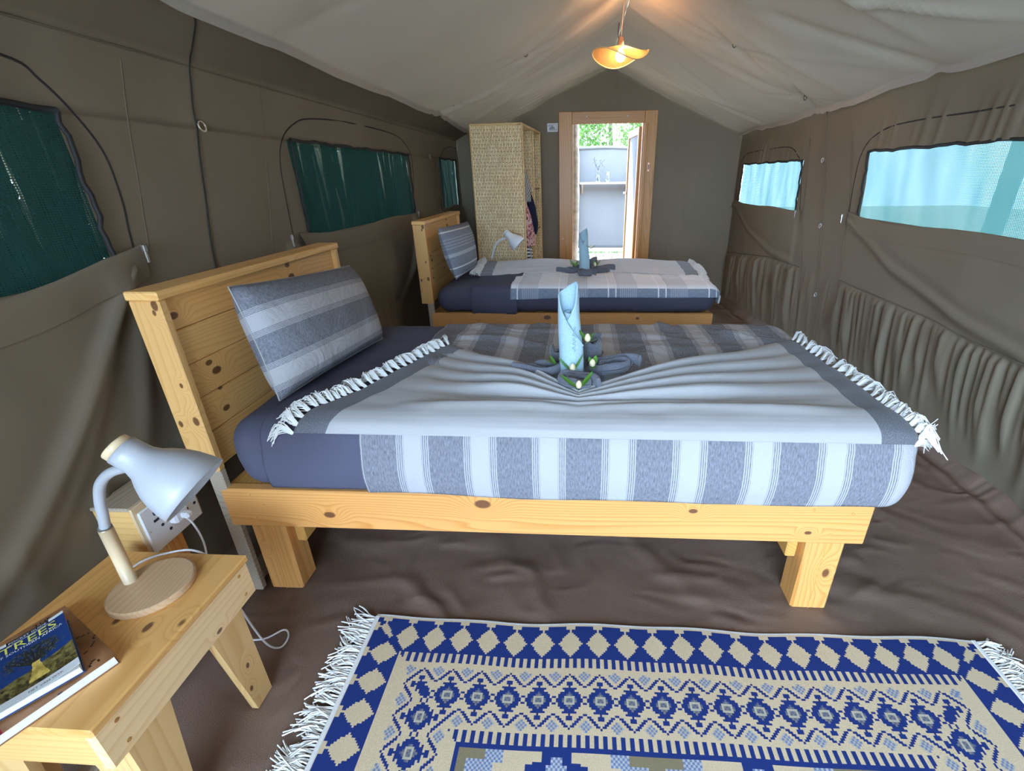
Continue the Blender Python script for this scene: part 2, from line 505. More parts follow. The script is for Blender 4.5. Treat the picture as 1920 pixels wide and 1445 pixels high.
def duvet2_mat():
    m, nt, b, out = new_mat('pale_checked_cover')
    uv = nd(nt, 'ShaderNodeUVMap').outputs[0]
    sp = nd(nt, 'ShaderNodeSeparateXYZ', {0: uv})
    u, v = sp.outputs[0], sp.outputs[1]
    he = noise(nt, nd(nt, 'ShaderNodeMapping', {'Vector': uv, 'Scale': (200, 50, 1)}).outputs[0], 1.0, 3, 0.7)
    low = ramp(nt, he, [(0.3, (0.15, 0.19, 0.26)), (0.7, (0.30, 0.36, 0.46))])
    blk = mth(nt, 'GREATER_THAN', mth(nt, 'FRACT', mth(nt, 'DIVIDE', u, 0.36)), 0.55)
    top = mixc(nt, blk, (0.80, 0.83, 0.90), (0.62, 0.66, 0.74))
    hem = mth(nt, 'LESS_THAN', v, 0.070)
    c = mixc(nt, hem, top, low)
    fr = mth(nt, 'FRACT', mth(nt, 'DIVIDE', u, 0.36))
    l1 = mth(nt, 'LESS_THAN', mth(nt, 'ABSOLUTE', mth(nt, 'SUBTRACT', fr, 0.42)), 0.012)
    l2 = mth(nt, 'LESS_THAN', mth(nt, 'ABSOLUTE', mth(nt, 'SUBTRACT', fr, 0.57)), 0.012)
    fine = mth(nt, 'MULTIPLY', mth(nt, 'GREATER_THAN', mth(nt, 'FRACT', mth(nt, 'DIVIDE', u, 0.014)), 0.55),
               mth(nt, 'MULTIPLY', mth(nt, 'GREATER_THAN', fr, 0.65), 0.3))
    ln = mth(nt, 'MAXIMUM', mth(nt, 'MAXIMUM', l1, l2), fine)
    c = mixc(nt, mth(nt, 'MULTIPLY', ln, 0.9), c, (0.92, 0.94, 0.97))
    nt.links.new(c, b.inputs['Base Color'])
    b.inputs['Roughness'].default_value = 0.95
    bump(nt, b, noise(nt, uv, 8.0, 4), 0.3, 0.012)
    return m
MT['duvet2'] = duvet2_mat()

def pillow2_mat():
    m, nt, b, out = new_mat('banded_grey_pillow')
    uv = nd(nt, 'ShaderNodeUVMap').outputs[0]
    v = nd(nt, 'ShaderNodeSeparateXYZ', {0: uv}).outputs[1]
    he = noise(nt, nd(nt, 'ShaderNodeMapping', {'Vector': uv, 'Scale': (60, 220, 1)}).outputs[0], 1.0, 3, 0.7)
    g = ramp(nt, he, [(0.3, (0.16, 0.18, 0.22)), (0.7, (0.30, 0.33, 0.39))])
    stops = []
    t = mth(nt, 'ADD', mth(nt, 'DIVIDE', v, 0.56), 0.5)
    W = (0.72, 0.74, 0.77)
    ln = None
    for p, w in ((0.10, 0.012), (0.24, 0.012), (0.86, 0.012), (0.46, 0.03), (0.58, 0.005), (0.63, 0.005), (0.68, 0.005), (0.73, 0.005)):
        k = mth(nt, 'LESS_THAN', mth(nt, 'ABSOLUTE', mth(nt, 'SUBTRACT', t, p)), w)
        k = mth(nt, 'MULTIPLY', k, 0.95 if w == 0.012 else 0.42)
        ln = k if ln is None else mth(nt, 'MAXIMUM', ln, k)
    c = mixc(nt, ln, g, W)
    nt.links.new(c, b.inputs['Base Color'])
    b.inputs['Roughness'].default_value = 0.95
    bump(nt, b, noise(nt, uv, 9.0, 4), 0.25, 0.01)
    return m
MT['pillow2'] = pillow2_mat()

def attr_mat(name, rough=0.9, bmp=0.4, spec=0.2, var=0.25, scale=500, bd=0.002):
    m, nt, b, out = new_mat(name)
    a = nd(nt, 'ShaderNodeAttribute', attribute_name='col').outputs['Color']
    n = noise(nt, objco(nt), scale, 2, 0.7)
    c = mixc(nt, 1.0, a, ramp(nt, n, [(0.25, (1 - var,) * 3), (0.75, (1 + var,) * 3)]), 'MULTIPLY')
    nt.links.new(c, b.inputs['Base Color'])
    b.inputs['Roughness'].default_value = rough
    b.inputs['Specular IOR Level'].default_value = spec
    if bmp: bump(nt, b, n, bmp, bd)
    return m
MT['rug'] = attr_mat('woven_rug')
MT['cover'] = attr_mat('printed_cover', 0.35, 0.0, 0.5, 0.08, 300)

def wicker_mat():
    m, nt, b, out = new_mat('seagrass_weave')
    uv = nd(nt, 'ShaderNodeUVMap').outputs[0]
    wob = nd(nt, 'ShaderNodeTexNoise', {'Vector': uv, 'Scale': 14.0, 'Detail': 3})
    v2 = nd(nt, 'ShaderNodeVectorMath', {0: uv, 1: nd(nt, 'ShaderNodeVectorMath', {0: wob.outputs['Color'], 1: (0.012, 0.012, 0)}, operation='MULTIPLY').outputs[0]}, operation='ADD').outputs[0]
    mp = nd(nt, 'ShaderNodeMapping', {'Vector': v2, 'Rotation': (0, 0, PI / 2)}).outputs[0]
    br = nd(nt, 'ShaderNodeTexBrick', {'Vector': mp, 'Color1': (1.0, 0.82, 0.50), 'Color2': (0.84, 0.64, 0.34), 'Mortar': (0.16, 0.10, 0.04),
                                       'Scale': 1.0, 'Mortar Size': 0.0034, 'Mortar Smooth': 0.9, 'Brick Width': 0.060, 'Row Height': 0.0150})
    f = noise(nt, nd(nt, 'ShaderNodeMapping', {'Vector': uv, 'Scale': (260, 40, 1)}).outputs[0], 1.0, 3)
    c = mixc(nt, 1.0, br.outputs['Color'], ramp(nt, f, [(0.2, (0.66,) * 3), (0.8, (1.45,) * 3)]), 'MULTIPLY')
    nt.links.new(c, b.inputs['Base Color'])
    b.inputs['Roughness'].default_value = 0.7
    bump(nt, b, mth(nt, 'SUBTRACT', f, mth(nt, 'MULTIPLY', br.outputs['Fac'], 1.5)), 0.7, 0.004)
    return m
MT['wicker'] = wicker_mat()
MT['rope'] = plain('seagrass_rope', (0.68, 0.48, 0.23), 0.75, 0, 0.35, 130, 0.6, 160)

# woods (frames of the things they are used on)
MT['pine_x'] = wood('pine_x', 'x')
MT['pine_y'] = wood('pine_y', 'y')
MT['pine_z'] = wood('pine_z', 'z')
MT['oil_x'] = wood('oiled_pine_x', 'x', (0.76, 0.375, 0.125), (0.56, 0.215, 0.045),
                   knots=((0.886, 0, 0.429, 0.019), (0.361, 0, 0.367, 0.014), (1.561, 0, 0.424, 0.010), (1.93, 0, 0.35, 0.008)), freq=30, rnd=False)
MT['oil_z'] = wood('oiled_pine_z', 'z', (0.76, 0.39, 0.13), (0.57, 0.235, 0.052), knots=((2.03, 0.02, 0.17, 0.016), (0.08, 0.02, 0.19, 0.007)))
MT['oil_y'] = wood('oiled_pine_y', 'y', (0.70, 0.39, 0.11), (0.50, 0.22, 0.045))
MT['plank_y'] = wood('pine_plank', 'y', (0.88, 0.52, 0.20), (0.72, 0.35, 0.10),
                     knots=((0.007, 0.12, 0.867, 0.010), (0.007, 0.141, 0.833, 0.014), (0.007, 0.654, 1.036, 0.015), (0.007, 0.643, 1.085, 0.011),
                            (0.007, 0.132, 0.773, 0.007), (0.007, 0.053, 1.041, 0.012), (0.007, 0.13, 0.70, 0.011), (0.007, 0.80, 0.80, 0.013), (0.007, 0.45, 0.72, 0.010)))
MT['board_z'] = wood('pine_upright', 'z', (0.74, 0.43, 0.165), (0.60, 0.30, 0.09),
                     knots=((0.012, 0, 1.085, 0.011), (0.004, 0, 1.064, 0.006), (0.004, 0, 0.84, 0.006), (-0.044, 0, 0.708, 0.008), (0.009, 0, 0.718, 0.011)))
MT['stand_y'] = wood('stand_pine_y', 'y', (0.80, 0.44, 0.15), (0.64, 0.31, 0.085), knots=((-0.076, 0.217, 0.455, 0.011), (-0.164, 0.231, 0.455, 0.010), (-0.006, 0.232, 0.452, 0.011)), freq=18)
MT['stand_z'] = wood('stand_pine_z', 'z', (0.78, 0.51, 0.23), (0.64, 0.36, 0.13), knots=((0, 0.335, 0.16, 0.008), (0, 0.32, 0.085, 0.008)), freq=18)
MT['stand_x'] = wood('stand_pine_x', 'x', (0.80, 0.49, 0.19), (0.66, 0.35, 0.11), freq=18)
MT['lit_apron_y'] = wood('lit_apron_pine_y', 'y', (0.96, 0.68, 0.38), (0.84, 0.52, 0.23), knots=((-0.005, 0.30, 0.345, 0.008),), freq=16)  # stand pine with the stronger light on its front face put into the colour
MT['beech'] = wood('beech', 'y', (0.66, 0.44, 0.27), (0.54, 0.33, 0.18), freq=34)
MT['ash_z'] = wood('pale_ash', 'z', (0.74, 0.58, 0.38), (0.62, 0.45, 0.26), freq=14)
MT['jamb_z'] = wood('jamb_pine_z', 'z', (0.54, 0.275, 0.072), (0.38, 0.155, 0.03), knots=((0, 0, 0.9, 0.02), (0, 0, 1.4, 0.018)))
MT['jamb_x'] = wood('jamb_pine_x', 'x', (0.50, 0.25, 0.066), (0.36, 0.145, 0.028))
MT['deck'] = wood('deck_plank', 'y', (0.30, 0.23, 0.18), (0.20, 0.145, 0.105), rough=0.8)
MT['batten'] = wood('grey_batten', 'y', (0.44, 0.37, 0.29), (0.30, 0.24, 0.18), rough=0.8)

# ================================================================ the setting
XL, XR, YB, YF = -1.40, 1.75, 5.75, -1.50
EAVE_L = ((-1.40, 1.785), (-1.17, 1.897))
RIDGE = (0.30, 2.45)

def lerp_poly(pts, q):
    p = sorted(pts)
    return np.interp(q, [a for a, b in p], [b for a, b in p])

# ---- ground outside and groundsheet
P = np.array([[(x, y, -0.06) for y in np.linspace(-14, 24, 20)] for x in np.linspace(-18, 18, 20)])
tag(obj('ground', grid(P), MT['ground']), kind='structure')

xs = np.linspace(-1.46, 2.0, 260); ys = np.linspace(YF - 0.02, YB + 0.02, 400)
Xg, Yg = np.meshgrid(xs, ys, indexing='ij')
rightw = 1.75 + 0.185 * (1 - sstep(2.2, 5.6, Yg))
Zg = 0.008 * fbm(Xg * 1.7, Yg * 2.4, 3, 4) + 0.013 * np.maximum(0, ridged(Xg * 1.6 + 1.4 * fbm(Xg * 1.3, Yg * 1.3, 8), Yg * 3.4 + Xg * 1.9 + 0.9 * fbm(Xg * 2, Yg * 2, 18), 5, 3) - 0.55)
Zg += 0.012 * np.exp(-((Xg - (rightw - 0.10)) / 0.018) ** 2) * sstep(0.3, 1.6, Yg)
flat = np.maximum(np.exp(-(((Xg - 0.3) / 1.0) ** 6)) * np.exp(-(((Yg - 0.4) / 0.68) ** 6)), 0)     # held down by the rug
Zg = Zg * (1 - 0.85 * flat) - 0.004
Zg += 0.085 * sstep(rightw - 0.06, rightw + 0.02, Xg)
Zg += 0.05 * sstep(-1.36, -1.42, Xg)
floor = tag(obj('floor', grid(np.stack([Xg, Yg, Zg], -1)), MT['groundsheet'], smooth=True), kind='structure')

# ---- right wall
WIN_R = ((1.52, 3.25, 1.135, 1.517), (4.14, 5.56, 1.115, 1.495))
WIN_L = ((-0.40, 1.335, 1.15, 1.577), (2.41, 4.07, 1.13, 1.577), (4.98, 5.60, 1.12, 1.577))

def with_lines(lo, hi, step, extra):
    a = list(np.arange(lo, hi + 1e-6, step)); a[-1] = hi
    a = [v for v in a if min([abs(v - e) for e in extra] + [9]) > step * 0.45] + list(extra)
    return np.array(sorted(a))

rs = np.random.RandomState(4)
def pleats(Y, Z, ylo, yhi, n, ztop, zbot, amp, w0, slant=0.0, seed=0):
    r = np.random.RandomState(seed)
    out = np.zeros_like(Y)
    zt = ztop(Y) if callable(ztop) else ztop
    for i in range(n):
        c = ylo + (yhi - ylo) * (i + r.uniform(0.1, 0.9)) / n
        w = w0 * r.uniform(0.6, 1.7); a = amp * r.uniform(0.35, 1.2)
        ln = r.uniform(0.45, 1.0)
        zb = zt - (zt - zbot) * ln
        g = sstep(0, 0.05, zt - Z) * (1 - sstep(zt - (zt - zbot) * ln * 0.6, 0 * Z + zt + 0.001, 0 * Z + zt) * 0) * (1 - sstep(0.55 * ln, 1.1 * ln, (zt - Z) / np.maximum(zt - zbot, 0.01)))
        d = Y - (c + (slant + r.uniform(-0.06, 0.06)) * (zt - Z))
        wid = w * (1 + 0.9 * np.clip((zt - Z) / 0.6, 0, 1))
        out += a * np.exp(-(d / wid) ** 2) * g
    return out

def right_x(Y, Z):
    bow = 0.18 * (1 - sstep(2.2, 5.6, Y))
    return XR + bow * (1 - np.clip(Z / 1.8, 0, 1)) ** 1.15

gath = lambda Y: lerp_poly([(-1, 0.66), (1.84, 0.668), (2.2, 0.665), (2.45, 0.69), (3.34, 0.712), (3.42, 0.95), (3.88, 0.98), (3.92, 0.70), (4.5, 0.69), (5.7, 0.56)], Y)
Yv = with_lines(YF, YB, 0.0135, [w for q in WIN_R for w in q[:2]])
Zv = with_lines(0.0, 1.94, 0.016, [w for q in WIN_R for w in q[2:]])
Yg, Zg = np.meshgrid(Yv, Zv, indexing='ij')
dx = pleats(Yg, Zg, 0.2, 3.32, 84, gath, 0.02, 0.026, 0.011, 0.03, 11) + pleats(Yg, Zg, 3.95, 5.7, 44, gath, 0.02, 0.032, 0.012, 0.0, 12)
dx += pleats(Yg, Zg, 3.38, 3.9, 8, 0.7, 0.02, 0.015, 0.012, 0.04, 13)
dx += 0.020 * fbm(Yg * 2.0, Zg * 1.5, 21, 3) + 0.005 * fbm(Yg * 9, Zg * 4, 22, 2) * sstep(1.1, 0.6, Zg)
# broad flap swag below the big window, a long slanting fold
fold = lerp_poly([(1.0, 0.66), (1.869, 0.674), (2.244, 0.719), (2.443, 0.773), (2.813, 0.867), (3.255, 1.061), (3.4, 1.12)], Yg)
inw = sstep(3.40, 3.32, Yg) * sstep(1.15, 1.1, Zg)
dx += inw * 0.030 * np.exp(-((Zg - fold - 0.02) / 0.035) ** 2)
dx += inw * 0.030 * sstep(fold, fold + 0.12, Zg) * sstep(1.14, 1.0, Zg)
fold3 = lerp_poly([(3.9, 0.72), (4.5, 0.74), (5.1, 0.86), (5.6, 1.08)], Yg)
in3 = sstep(4.05, 4.1, Yg) * sstep(1.12, 1.08, Zg)
dx += in3 * (0.022 * np.exp(-((Zg - fold3) / 0.03) ** 2) + 0.018 * sstep(fold3, fold3 + 0.1, Zg))
# gathers above the nets, between net and arch
for (a, b, zt, z1) in ((1.5, 3.27, 1.645, 1.52), (4.14, 5.6, 1.605, 1.50)):
    m = sstep(z1 - 0.02, z1, Zg) * sstep(zt + 0.10, zt - 0.02, Zg)
    r = np.random.RandomState(int(a * 100))
    for i in range(int((b - a) * 16)):
        c = r.uniform(a, b); dx += m * 0.010 * r.uniform(0.3, 1) * np.exp(-((Yg - c + 0.2 * (Zg - z1)) / (0.010 * r.uniform(0.8, 2))) ** 2)
wall_x = right_x(Yg, Zg) - dx
keep = np.ones((len(Yv) - 1, len(Zv) - 1), bool)
yc = (Yv[:-1] + Yv[1:]) / 2; zc = (Zv[:-1] + Zv[1:]) / 2
for a, b, c, d in WIN_R:
    keep &= ~(((yc > a) & (yc < b))[:, None] & ((zc > c) & (zc < d))[None, :])
wall_right = tag(obj('wall_right', grid(np.stack([wall_x, Yg, Zg], -1), keep=keep), MT['canvas'], smooth=True), kind='structure')

def on_right(y, z, off=0.006):
    i = np.abs(Yv - y).argmin(); j = np.abs(Zv - z).argmin()
    return (wall_x[i, j] - off, y, z)

# ---- left wall: upright canvas, then a brown strip up under the roof lining
Yl = with_lines(YF, YB, 0.0165, [w for q in WIN_L for w in q[:2]])
Zl = with_lines(0.0, 1.785, 0.0165, [w for q in WIN_L for w in q[2:]])
Sl = np.concatenate([Zl, 1.785 + np.linspace(0.03, 0.256, 9)])
Yg2, Sg = np.meshgrid(Yl, Sl, indexing='ij')
over = np.clip((Sg - 1.785) / 0.256, 0, 1)
Xb = XL + over * 0.23
Zb = np.where(Sg <= 1.785, Sg, 1.785 + over * 0.112)
dl = 0.020 * fbm(Yg2 * 1.6, Sg * 1.3, 31, 3) + 0.004 * fbm(Yg2 * 6, Sg * 5, 32, 2)
for (a, b, zt, zb_, seed) in ((-0.4, 1.42, 1.19, 0.45, 1), (2.2, 4.08, 1.13, 0.55, 2), (4.8, 5.7, 1.12, 0.6, 3)):
    m = sstep(a - 0.06, a, Yg2) * sstep(b + 0.06, b, Yg2)
    t = np.clip((zt - Sg) / (zt - zb_), 0, 1)
    u = (Yg2 - a) / (b - a)
    belly = np.sin(PI * np.clip(t, 0, 1)) * (0.03 + 0.03 * np.sin(PI * np.clip(u, 0, 1)))
    r = np.random.RandomState(seed + 50)
    fo = 0
    for i in range(7):       # folds that fall from the flap's corners
        side = i % 2
        sl = r.uniform(0.25, 0.95); w = r.uniform(0.012, 0.032)
        d = (Yg2 - a) - sl * (zt - Sg) * 1.4 - 0.015 if side == 0 else (b - Yg2) - sl * (zt - Sg) * 1.4 - 0.015
        fo = fo + r.uniform(0.008, 0.020) * np.exp(-(d / (w * (1 + 2.0 * t))) ** 2) * sstep(0.0, 0.05, zt - Sg) * sstep(1.25, 0.5, t)
    dl += m * (belly + fo) * (Sg < zt + 0.03)
dl += pleats(Yg2, Sg, 2.2, 3.3, 12, 0.62, 0.02, 0.014, 0.014, 0.1, 77) + pleats(Yg2, Sg, -0.3, 1.5, 9, 0.62, 0.02, 0.012, 0.02, 0.1, 78)
left_x = Xb + np.maximum(dl, -0.018) * (1 - over)
keepl = np.ones((len(Yl) - 1, len(Sl) - 1), bool)
yc = (Yl[:-1] + Yl[1:]) / 2; zc = (Sl[:-1] + Sl[1:]) / 2
for a, b, c, d in WIN_L:
    keepl &= ~(((yc > a) & (yc < b))[:, None] & ((zc > c) & (zc < d))[None, :])
wall_left = tag(obj('wall_left', grid(np.stack([left_x, Yg2, Zb], -1), keep=keepl), MT['canvas'], smooth=True), kind='structure')

def on_left(y, z, off=0.006):
    i = np.abs(Yl - y).argmin(); j = np.abs(Sl - z).argmin()
    return (left_x[i, j] + off, y, z)

# ---- roof lining, two slopes
def roof_z(x, y):
    x = np.asarray(x, float)
    l = (x < RIDGE[0])
    u = np.where(l, (RIDGE[0] - x) / (RIDGE[0] + 1.17), (x - RIDGE[0]) / (1.72 - RIDGE[0]))
    ze = np.where(l, 1.897, 1.828 + 0.035 * sstep(4.2, 2.6, y))
    zr = RIDGE[1] - 0.012 * np.sin(np.asarray(y) * 2.1)
    uc = np.clip(u, 0, 1.4)
    sag = (0.05 + 0.02 * np.sin(np.asarray(y) * 1.7 + 1.0)) * np.sin(PI * np.clip(u, 0, 1))
    return zr + (ze - zr) * uc - sag

TABS = ((-0.376, 3.672), (-1.03, 4.224), (0.94, 3.502), (1.55, 3.809))
def slope(name, x_edge, sgn, seed):
    us = np.concatenate([np.linspace(0, 1, 84), [1.012, 1.02]])
    yv = np.linspace(YF, YB - 0.01, 250)
    U, Y = np.meshgrid(us, yv, indexing='ij')
    Xr = RIDGE[0] + (x_edge - RIDGE[0]) * U
    Z = roof_z(np.where(U > 1, x_edge, Xr), Y)
    # creases running down the slope and slack swags toward the eave
    c = 0
    r = np.random.RandomState(seed)
    for i in range(26):
        y0 = r.uniform(0.2, 5.6); k = r.uniform(-1.3, 1.3); w = r.uniform(0.03, 0.10); u0 = r.uniform(0.2, 0.9); du = r.uniform(0.15, 0.5)
        c = c + r.uniform(-0.028, 0.030) * np.exp(-((Y - y0 - k * (U - u0)) / w) ** 2) * np.exp(-((U - u0) / du) ** 2)
    for tx, ty in TABS:
        if (tx < RIDGE[0]) == (sgn < 0):
            tu = abs(tx - RIDGE[0]) / abs(x_edge - RIDGE[0])
            for i in range(5):
                k = r.uniform(-1.6, 1.6)
                d = (Y - ty) - k * (U - tu)
                c = c + 0.016 * np.exp(-(d / 0.022) ** 2) * np.exp(-(((U - tu)) / 0.16) ** 2 - ((Y - ty) / 0.45) ** 2)
            c = c + 0.012 * np.exp(-((Y - ty - 0.02) / 0.012) ** 2) * np.exp(-((U - tu) / 0.35) ** 2)
    ebow = sstep(0.55, 1.0, U)
    c = c - ebow * (0.014 * np.abs(np.sin(Y * 2.9 + seed)) + 0.010 * fbm(Y * 3, U * 2, seed, 2))
    # slack corner above the wardrobe
    if sgn < 0: c = c - 0.05 * sstep(0.35, 0.75, U) * sstep(4.4, 5.5, Y) + 0.008 * np.sin(Y * 40 + U * 25) * sstep(4.9, 5.4, Y) * sstep(0.3, 0.6, U)
    Z = Z + c + 0.010 * fbm(Xr * 1.4, Y * 1.1, seed + 3, 3)
    Z = np.where(U > 1.015, Z - 0.035, np.where(U > 1.0, Z - 0.01, Z))
    Xr = np.where(U > 1, x_edge - sgn * 0.004, Xr)
    q = grid(np.stack([Xr, Y, Z], -1))
    return q, (us, yv, Z)
qL, roofL = slope('left', -1.17, -1, 41)
qR, roofR = slope('right', 1.72, 1, 57)
nL = len(qL[0])
ceiling = tag(obj('ceiling', (np.concatenate([qL[0], qR[0]]), qL[1] + [[i + nL for i in f] for f in qR[1]]), MT['lining'], smooth=True), kind='structure')

def on_roof(x, y, off=0.006):
    r, e = (roofL, -1.17) if x < RIDGE[0] else (roofR, 1.72)
    i = np.abs(r[0] - (x - RIDGE[0]) / (e - RIDGE[0])).argmin(); j = np.abs(r[1] - y).argmin()
    return np.array((x, y, r[2][i, j] - off))
for tx, ty in TABS:
    p = on_roof(tx, ty, 0.0)
    o = obj('tie_tab', merge([cbox(p[0] - 0.010, p[0] + 0.010, p[1] - 0.004, p[1] + 0.004, p[2] - 0.048, p[2] + 0.004, 0.002),
                              tube(catmull([p + (0, 0, -0.045), p + (0.012, 0, -0.062), p + (0.0, 0, -0.075), p + (-0.010, 0, -0.060), p + (0, 0, -0.045)], 4), 0.0022, 5)]),
            MT['cord'], ceiling)

# ---- gable wall with the doorway
DX0, DX1, DZ = -0.10, 0.685, 1.925
Xv = with_lines(XL, 1.80, 0.02, [DX0, DX1])
Zv2 = with_lines(0.0, 2.50, 0.02, [DZ])
Xg3, Zg3 = np.meshgrid(Xv, Zv2, indexing='ij')
top = np.minimum(roof_z(Xg3, YB) + 0.02, 2.47)
top = np.where(Xg3 < -1.17, 1.90, top); top = np.where(Xg3 > 1.7, 1.83, top)
Zc = np.minimum(Zg3, top)
Yw = YB + 0.012 * fbm(Xg3 * 2, Zc * 1.2, 61, 3)
r = np.random.RandomState(9)
for i in range(7):
    x0 = r.uniform(0.9, 1.6); k = r.uniform(-0.5, 0.1); w = r.uniform(0.012, 0.03); z0 = r.uniform(0.6, 1.6)
    Yw = Yw - r.uniform(0.004, 0.011) * np.exp(-((Xg3 - x0 - k * (Zc - z0)) / w) ** 2) * np.exp(-((Zc - z0) / 0.45) ** 2)
for x0, k, a in ((0.36, 0.16, 0.014), (0.28, -0.02, 0.006)):
    Yw = Yw - a * np.exp(-((Xg3 - x0 - k * (2.42 - Zc)) / 0.018) ** 2) * sstep(1.95, 2.1, Zc)
keepg = np.ones((len(Xv) - 1, len(Zv2) - 1), bool)
xc = (Xv[:-1] + Xv[1:]) / 2; zc = (Zv2[:-1] + Zv2[1:]) / 2
keepg &= ~(((xc > DX0) & (xc < DX1))[:, None] & (zc < DZ)[None, :])
keepg &= (Zc[:-1, 1:] - Zc[:-1, :-1] + Zc[1:, 1:] - Zc[1:, :-1]) > 1e-4
wall_back = tag(obj('wall_back', grid(np.stack([Xg3, Yw, Zc], -1), keep=keepg), MT['canvas'], smooth=True), kind='structure')

# ---- fly sheet stretched over the tent, unseen; added to shade left nets and door
U = np.array([-2.35, -1.9, -1.2, -0.4, 0.30, 1.0, 1.6, 2.0])
ZF = np.array([1.66, 1.84, 2.10, 2.38, 2.66, 2.38, 2.12, 1.98])
Yf = np.linspace(YF - 0.25, YB + 1.1, 14)
P = np.stack([np.repeat(U[:, None], 14, 1), np.repeat(Yf[None], len(U), 0), np.repeat(ZF[:, None], 14, 1)], -1)
fly = obj('added_shade_fly', grid(P), MT['fly'], smooth=True)
so = fly.modifiers.new('canvas', 'SOLIDIFY'); so.thickness = 0.003
tag(fly, kind='structure')

# ---- seams, arch zips, rings and zip pulls on the walls
def wall_line(name, parent, on, pts, r, mat, off=0.004, n=6, smooth=True):
    c = catmull([(0, y, z) for y, z in pts], n)
    q = [on(y, z, off) for _, y, z in c]
    q = np.array(q)
    k = np.ones(5) / 5
    if len(q) > 8:
        xp = np.pad(q[:, 0], 2, mode='edge'); q[:, 0] = np.convolve(xp, k, 'valid')
    return obj(name, tube(q, r, 6), mat, parent, smooth=True)

def on_left_top(y, z, off=0.006):
    if z <= 1.785: return on_left(y, z, off)
    o = (z - 1.785) / 0.112
    return (XL + 0.23 * o + off, y, z - off)

A1 = [(1.42, 1.205), (1.427, 1.265), (1.44, 1.35), (1.438, 1.475), (1.398, 1.567), (1.334, 1.646), (1.255, 1.687), (0.9, 1.70), (0.0, 1.705), (-0.7, 1.70)]
A2 = [(2.27, 1.14), (2.285, 1.30), (2.31, 1.46), (2.37, 1.57), (2.48, 1.645), (2.64, 1.687), (3.065, 1.712), (3.787, 1.707), (4.074, 1.653), (4.183, 1.54), (4.14, 1.336), (4.062, 1.128)]
A3 = [(4.835, 1.085), (4.967, 1.32), (5.0, 1.478), (5.13, 1.639), (5.4, 1.70), (5.70, 1.70)]
for q in (A1, A2, A3): wall_line('arch_zip', wall_left, on_left, q, 0.0040, MT['cord'], -0.0015)
wall_line('drop_cord', wall_left, on_left_top, [(1.71, 1.88), (1.80, 1.83), (1.87, 1.775), (1.843, 1.646), (1.832, 1.56), (1.792, 1.417), (1.727, 1.157), (1.70, 0.9)], 0.0026, MT['cord'], 0.003)
for q in ([(2.286, 1.774), (2.228, 1.548), (2.163, 1.329), (2.085, 1.118), (2.07, 0.9)], [(1.6, 1.744), (1.567, 1.613), (1.531, 1.463), (1.471, 1.194)], [(5.0, 1.78), (4.891, 1.418), (4.767, 1.105)]):
    wall_line('seam', wall_left, on_left, q, 0.0030, MT['seam'], -0.0015)
wall_line('eave_seam', wall_left, on_left, [(y, 1.776) for y in np.linspace(-1.45, 5.7, 14)], 0.0032, MT['seam'], 0.001)
B2 = [(3.37, 1.134), (3.374, 1.316), (3.351, 1.473), (3.279, 1.574), (3.116, 1.632), (2.847, 1.647), (2.485, 1.643), (2.224, 1.642), (1.75, 1.64), (1.52, 1.60), (1.42, 1.5), (1.42, 1.14)]
B3 = [(5.66, 1.087), (5.70, 1.38), (5.63, 1.539), (5.442, 1.598), (4.924, 1.608), (4.46, 1.602), (4.258, 1.53), (4.165, 1.438), (4.06, 1.111)]
for q in (B2, B3): wall_line('arch_zip', wall_right, on_right, q, 0.0040, MT['cord'], -0.0010)
for q in ([(3.90, 1.80), (3.79, 1.492), (3.69, 1.049), (3.60, 0.556), (3.58, 0.1)], [(3.47, 1.651), (3.375, 1.118), (3.34, 0.731), (3.294, 0.12)],
          [(4.10, 1.647), (3.998, 1.107), (3.889, 0.621), (3.86, 0.15)], [(1.90, 1.1), (1.859, 0.859), (1.80, 0.66), (1.739, 0.446), (1.679, 0.05)]):
    wall_line('seam', wall_right, on_right, q, 0.0036, MT['seam'], 0.003)
wall_line('gather_seam', wall_right, on_right, [(y, float(gath(np.array(y)))) for y in np.linspace(0.4, 3.33, 26)], 0.0042, MT['seam'], 0.004)
wall_line('gather_seam', wall_right, on_right, [(y, float(gath(np.array(y)))) for y in np.linspace(3.93, 5.68, 16)], 0.0042, MT['seam'], 0.004)

def ring_mesh(p, nrm, R=0.017, r=0.0032):
    m = frame(nrm)
    th = np.linspace(0, 2 * PI, 21)
    return tube([np.array(p) + m @ np.array((R * math.cos(t), R * math.sin(t), 0)) for t in th], r, 6, False)
for y, z in ((1.851, 1.585), (4.679, 1.585)):
    obj('tie_ring', ring_mesh(on_left(y, z, 0.012), (1, 0, 0.15)), MT['steel'], wall_left, smooth=True)
for y, z in ((3.807, 1.485), (3.69, 1.042), (3.60, 0.548)):
    obj('tie_ring', ring_mesh(on_right(y, z, 0.012), (-1, 0, 0.15), 0.015), MT['steel'], wall_right, smooth=True)
def zip_pull(p, wall):
    p = np.array(p)
    obj('zip_pull', merge([cbox(p[0] - 0.005, p[0] + 0.005, p[1] - 0.007, p[1] + 0.007, p[2] + 0.006, p[2] + 0.028, 0.002),
                           cbox(p[0] - 0.003, p[0] + 0.003, p[1] - 0.005, p[1] + 0.005, p[2] - 0.028, p[2] + 0.008, 0.002)]), MT['steel'], wall)
for y, z in ((1.422, 1.192), (2.20, 1.135), (4.068, 1.118)): zip_pull(on_left(y, z, 0.034), wall_left)
for y, z in ((3.368, 1.118), (5.66, 1.076), (4.062, 1.10)): zip_pull(on_right(y, z, 0.034), wall_right)

